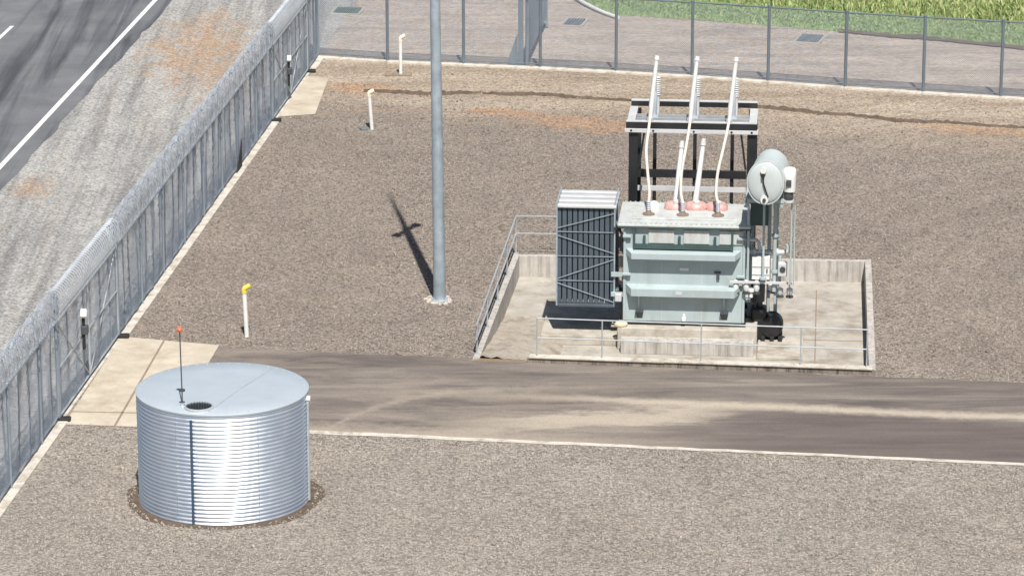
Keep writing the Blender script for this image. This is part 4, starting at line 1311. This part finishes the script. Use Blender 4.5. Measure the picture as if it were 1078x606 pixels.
s3 = standpipe('farthest white standpipe, standing on a short timber board at the back fence', (-3.52, 25.5, 0.03), 1.12, M['pale_yellow'])
MB().box((-.08, 0, .0), (.85, .30, .06)).build('base_board', M['timber'], s3, bevel=.01)

# ------------------------------------------------------------------ corrugated water tank
wt = thing('water_tank', 'round corrugated galvanised water tank with flat pale roof', 'water tank', (TC[0], TC[1], 0))
prof = []
NR = 28; per = TH / NR
for i in range(NR * 10 + 1):
    z = .02 + (TH - .04) * i / (NR * 10)
    prof.append((TR + .0165 * math.sin(2 * math.pi * z / per), z))
MB().lathe(prof, (0, 0, 0), 128, cap=False).build('shell', M['tank'], wt, smooth=True)
for qd in (-62, -118, -175, -5, 60, 120):
    qa = R(qd)
    lap = MB(); ca_, sa2 = math.cos(qa), math.sin(qa)
    lap.bar(((TR + .018) * ca_, (TR + .018) * sa2, .03), ((TR + .018) * ca_, (TR + .018) * sa2, TH - .05), .006, .004, (ca_, sa2, 0))
    for k in range(14):
        zz = .09 + k * (TH - .16) / 14
        lap.tube([((TR + .010) * ca_, (TR + .010) * sa2, zz), ((TR + .028) * ca_, (TR + .028) * sa2, zz)], .011, 6)
    lap.build('riveted_lap', M['galv'], wt)
roof = MB().lathe([(TR - .02, TH - .045), (TR + .025, TH - .04), (TR + .03, TH - .005), (TR + .005, TH + .012), (TR * .7, TH + .03), (TR * .35, TH + .045), (.02, TH + .055)], (0, 0, 0), 128).build('roof', M['roof'], wt, smooth=True)
def rooftop(x, y):
    r = math.hypot(x, y)
    return TH + .056 - .044 * r / TR
for (a, b) in (((-.15, -1.64), (.98, 1.33)),):
    sm = MB()
    N = 12
    for k in range(N):
        p = (a[0] + (b[0] - a[0]) * k / N, a[1] + (b[1] - a[1]) * k / N); q = (a[0] + (b[0] - a[0]) * (k + 1) / N, a[1] + (b[1] - a[1]) * (k + 1) / N)
        sm.bar((*p, rooftop(*p) + .002), (*q, rooftop(*q) + .002), .03, .012)
    sm.build('roof_seam', M['galv'], roof)
hx, hy = -.37, -1.38
MB().lathe([(.30, -.02), (.30, .035), (.265, .05), (.265, .02)], (hx, hy, rooftop(hx, hy)), 28, cap=False).build('strainer_rim', M['galv'], wt, smooth=True)
rb = MB()
for k in range(48):
    qa = 2 * math.pi * k / 48
    xx, yy = (TR - .06) * math.cos(qa), (TR - .06) * math.sin(qa)
    rb.lathe([(.016, 0), (.012, .012)], (xx, yy, rooftop(xx, yy) - .002), 6)
rb.build('roof_screws', M['galv'], roof)
hatch = MB().lathe([(.262, .0), (.262, .02), (.18, .05), (.02, .07)], (hx, hy, rooftop(hx, hy) + .005), 24).build('strainer', M['black'], wt, smooth=True)
gm = MB()
for k in range(-4, 5):
    L_ = math.sqrt(max(0, .25 ** 2 - (k * .055) ** 2))
    gm.tube([(hx + k * .055, hy - L_, rooftop(hx, hy) + .055), (hx + k * .055, hy, rooftop(hx, hy) + .082), (hx + k * .055, hy + L_, rooftop(hx, hy) + .055)], .006, 5)
gm.build('strainer_grid', M['darkgrey'], hatch)
lg_x, lg_y = -.72, -1.22
lgz = rooftop(lg_x, lg_y)
lg = MB().tube([(lg_x, lg_y, lgz - .02), (lg_x - .02, lg_y, lgz + 1.60)], .013, 8).build('level_gauge', M['darkgrey'], wt, smooth=True)
MB().lathe([(.02, -.04), (.055, -.025), (.062, .015), (.04, .05), (.01, .06)], (lg_x - .02, lg_y, lgz + 1.62), 14).build('gauge_float', M['orange'], lg, smooth=True)
MB().lathe([(.06, -.02), (.06, .02)], (lg_x, lg_y, lgz + .33), 12).build('gauge_collar', M['darkgrey'], lg, smooth=True)
MB().lathe([(.06, -.02), (.045, .05)], (lg_x, lg_y, lgz), 12).build('gauge_base', M['galv'], lg, smooth=True)
q = math.atan2(-1.70, -.50)
px_, py_ = (TR + .035) * math.cos(q), (TR + .035) * math.sin(q)
dp = MB().tube([(px_, py_, .06), (px_, py_, TH - .13)], .028, 10).build('downpipe', simple('blue_grey_pipe', (0.05, 0.085, 0.14), 0.4), wt, smooth=True)
q2 = math.atan2(-.20, 1.76)
ov = MB().tube([((TR - .03) * math.cos(q2), (TR - .03) * math.sin(q2), TH - .16), ((TR + .08) * math.cos(q2), (TR + .08) * math.sin(q2), TH - .16)], .065, 14)
ov.build('overflow_pipe', M['pipewhite'], wt, smooth=True)
q3 = math.atan2(-.30, 1.74)
MB().tube([((TR + .045) * math.cos(q3), (TR + .045) * math.sin(q3), .05), ((TR + .045) * math.cos(q3), (TR + .045) * math.sin(q3), TH - .2)], .03, 10).build('outlet_pipe', M['galv'], wt, smooth=True)

# ------------------------------------------------------------------ small things beyond the back fence
def drain(label, loc, sx, sy, mat, rz_):
    th = thing('drain_pit', label, 'drain', loc, rz_)
    MB().ext((-sx / 2 - .1, -sy / 2 - .1, -.06), (sx / 2 + .1, sy / 2 + .1, .02)).build('surround', M['floor'], th, bevel=.015)
    g = MB()
    nb = int(sx / .09)
    for i in range(nb):
        x = -sx / 2 + sx * (i + .5) / nb
        g.ext((x - .028, -sy / 2, .022), (x + .028, sy / 2, .05))
    g.build('grate', mat, th)
    MB().ext((-sx / 2, -sy / 2, .0205), (sx / 2, sy / 2, .0215)).build('cavity_shade', M['darkgrey'], th)  # thin dark sheet, shade below the bars put into its colour
drain('grey grated drain pit in the dirt near the grass, behind the back fence', (9.85, 31.0, -.02), .72, 1.1, M['lid_grey'], R(-15))
drain('dark green drain lid in the dirt behind the fence at left', (-5.64, 35.5, -.02), .85, .9, M['lid_green'], R(-8))
drain('blue grey drain pit in the dirt near the end of the white pipe', (2.1, 33.6, -.02), .6, 1.0, M['lid_grey'], R(-12))
pp = MB().tube(catmull([(2.0, 38.6, .05), (2.35, 36.9, .06), (3.0, 35.2, .05), (3.6, 34.1, .04)]), .065, 10).build('drainage_pipe', M['pipewhite'], None, smooth=True)
tag(pp, 'long white plastic pipe lying at the edge of the grass', 'pipe')
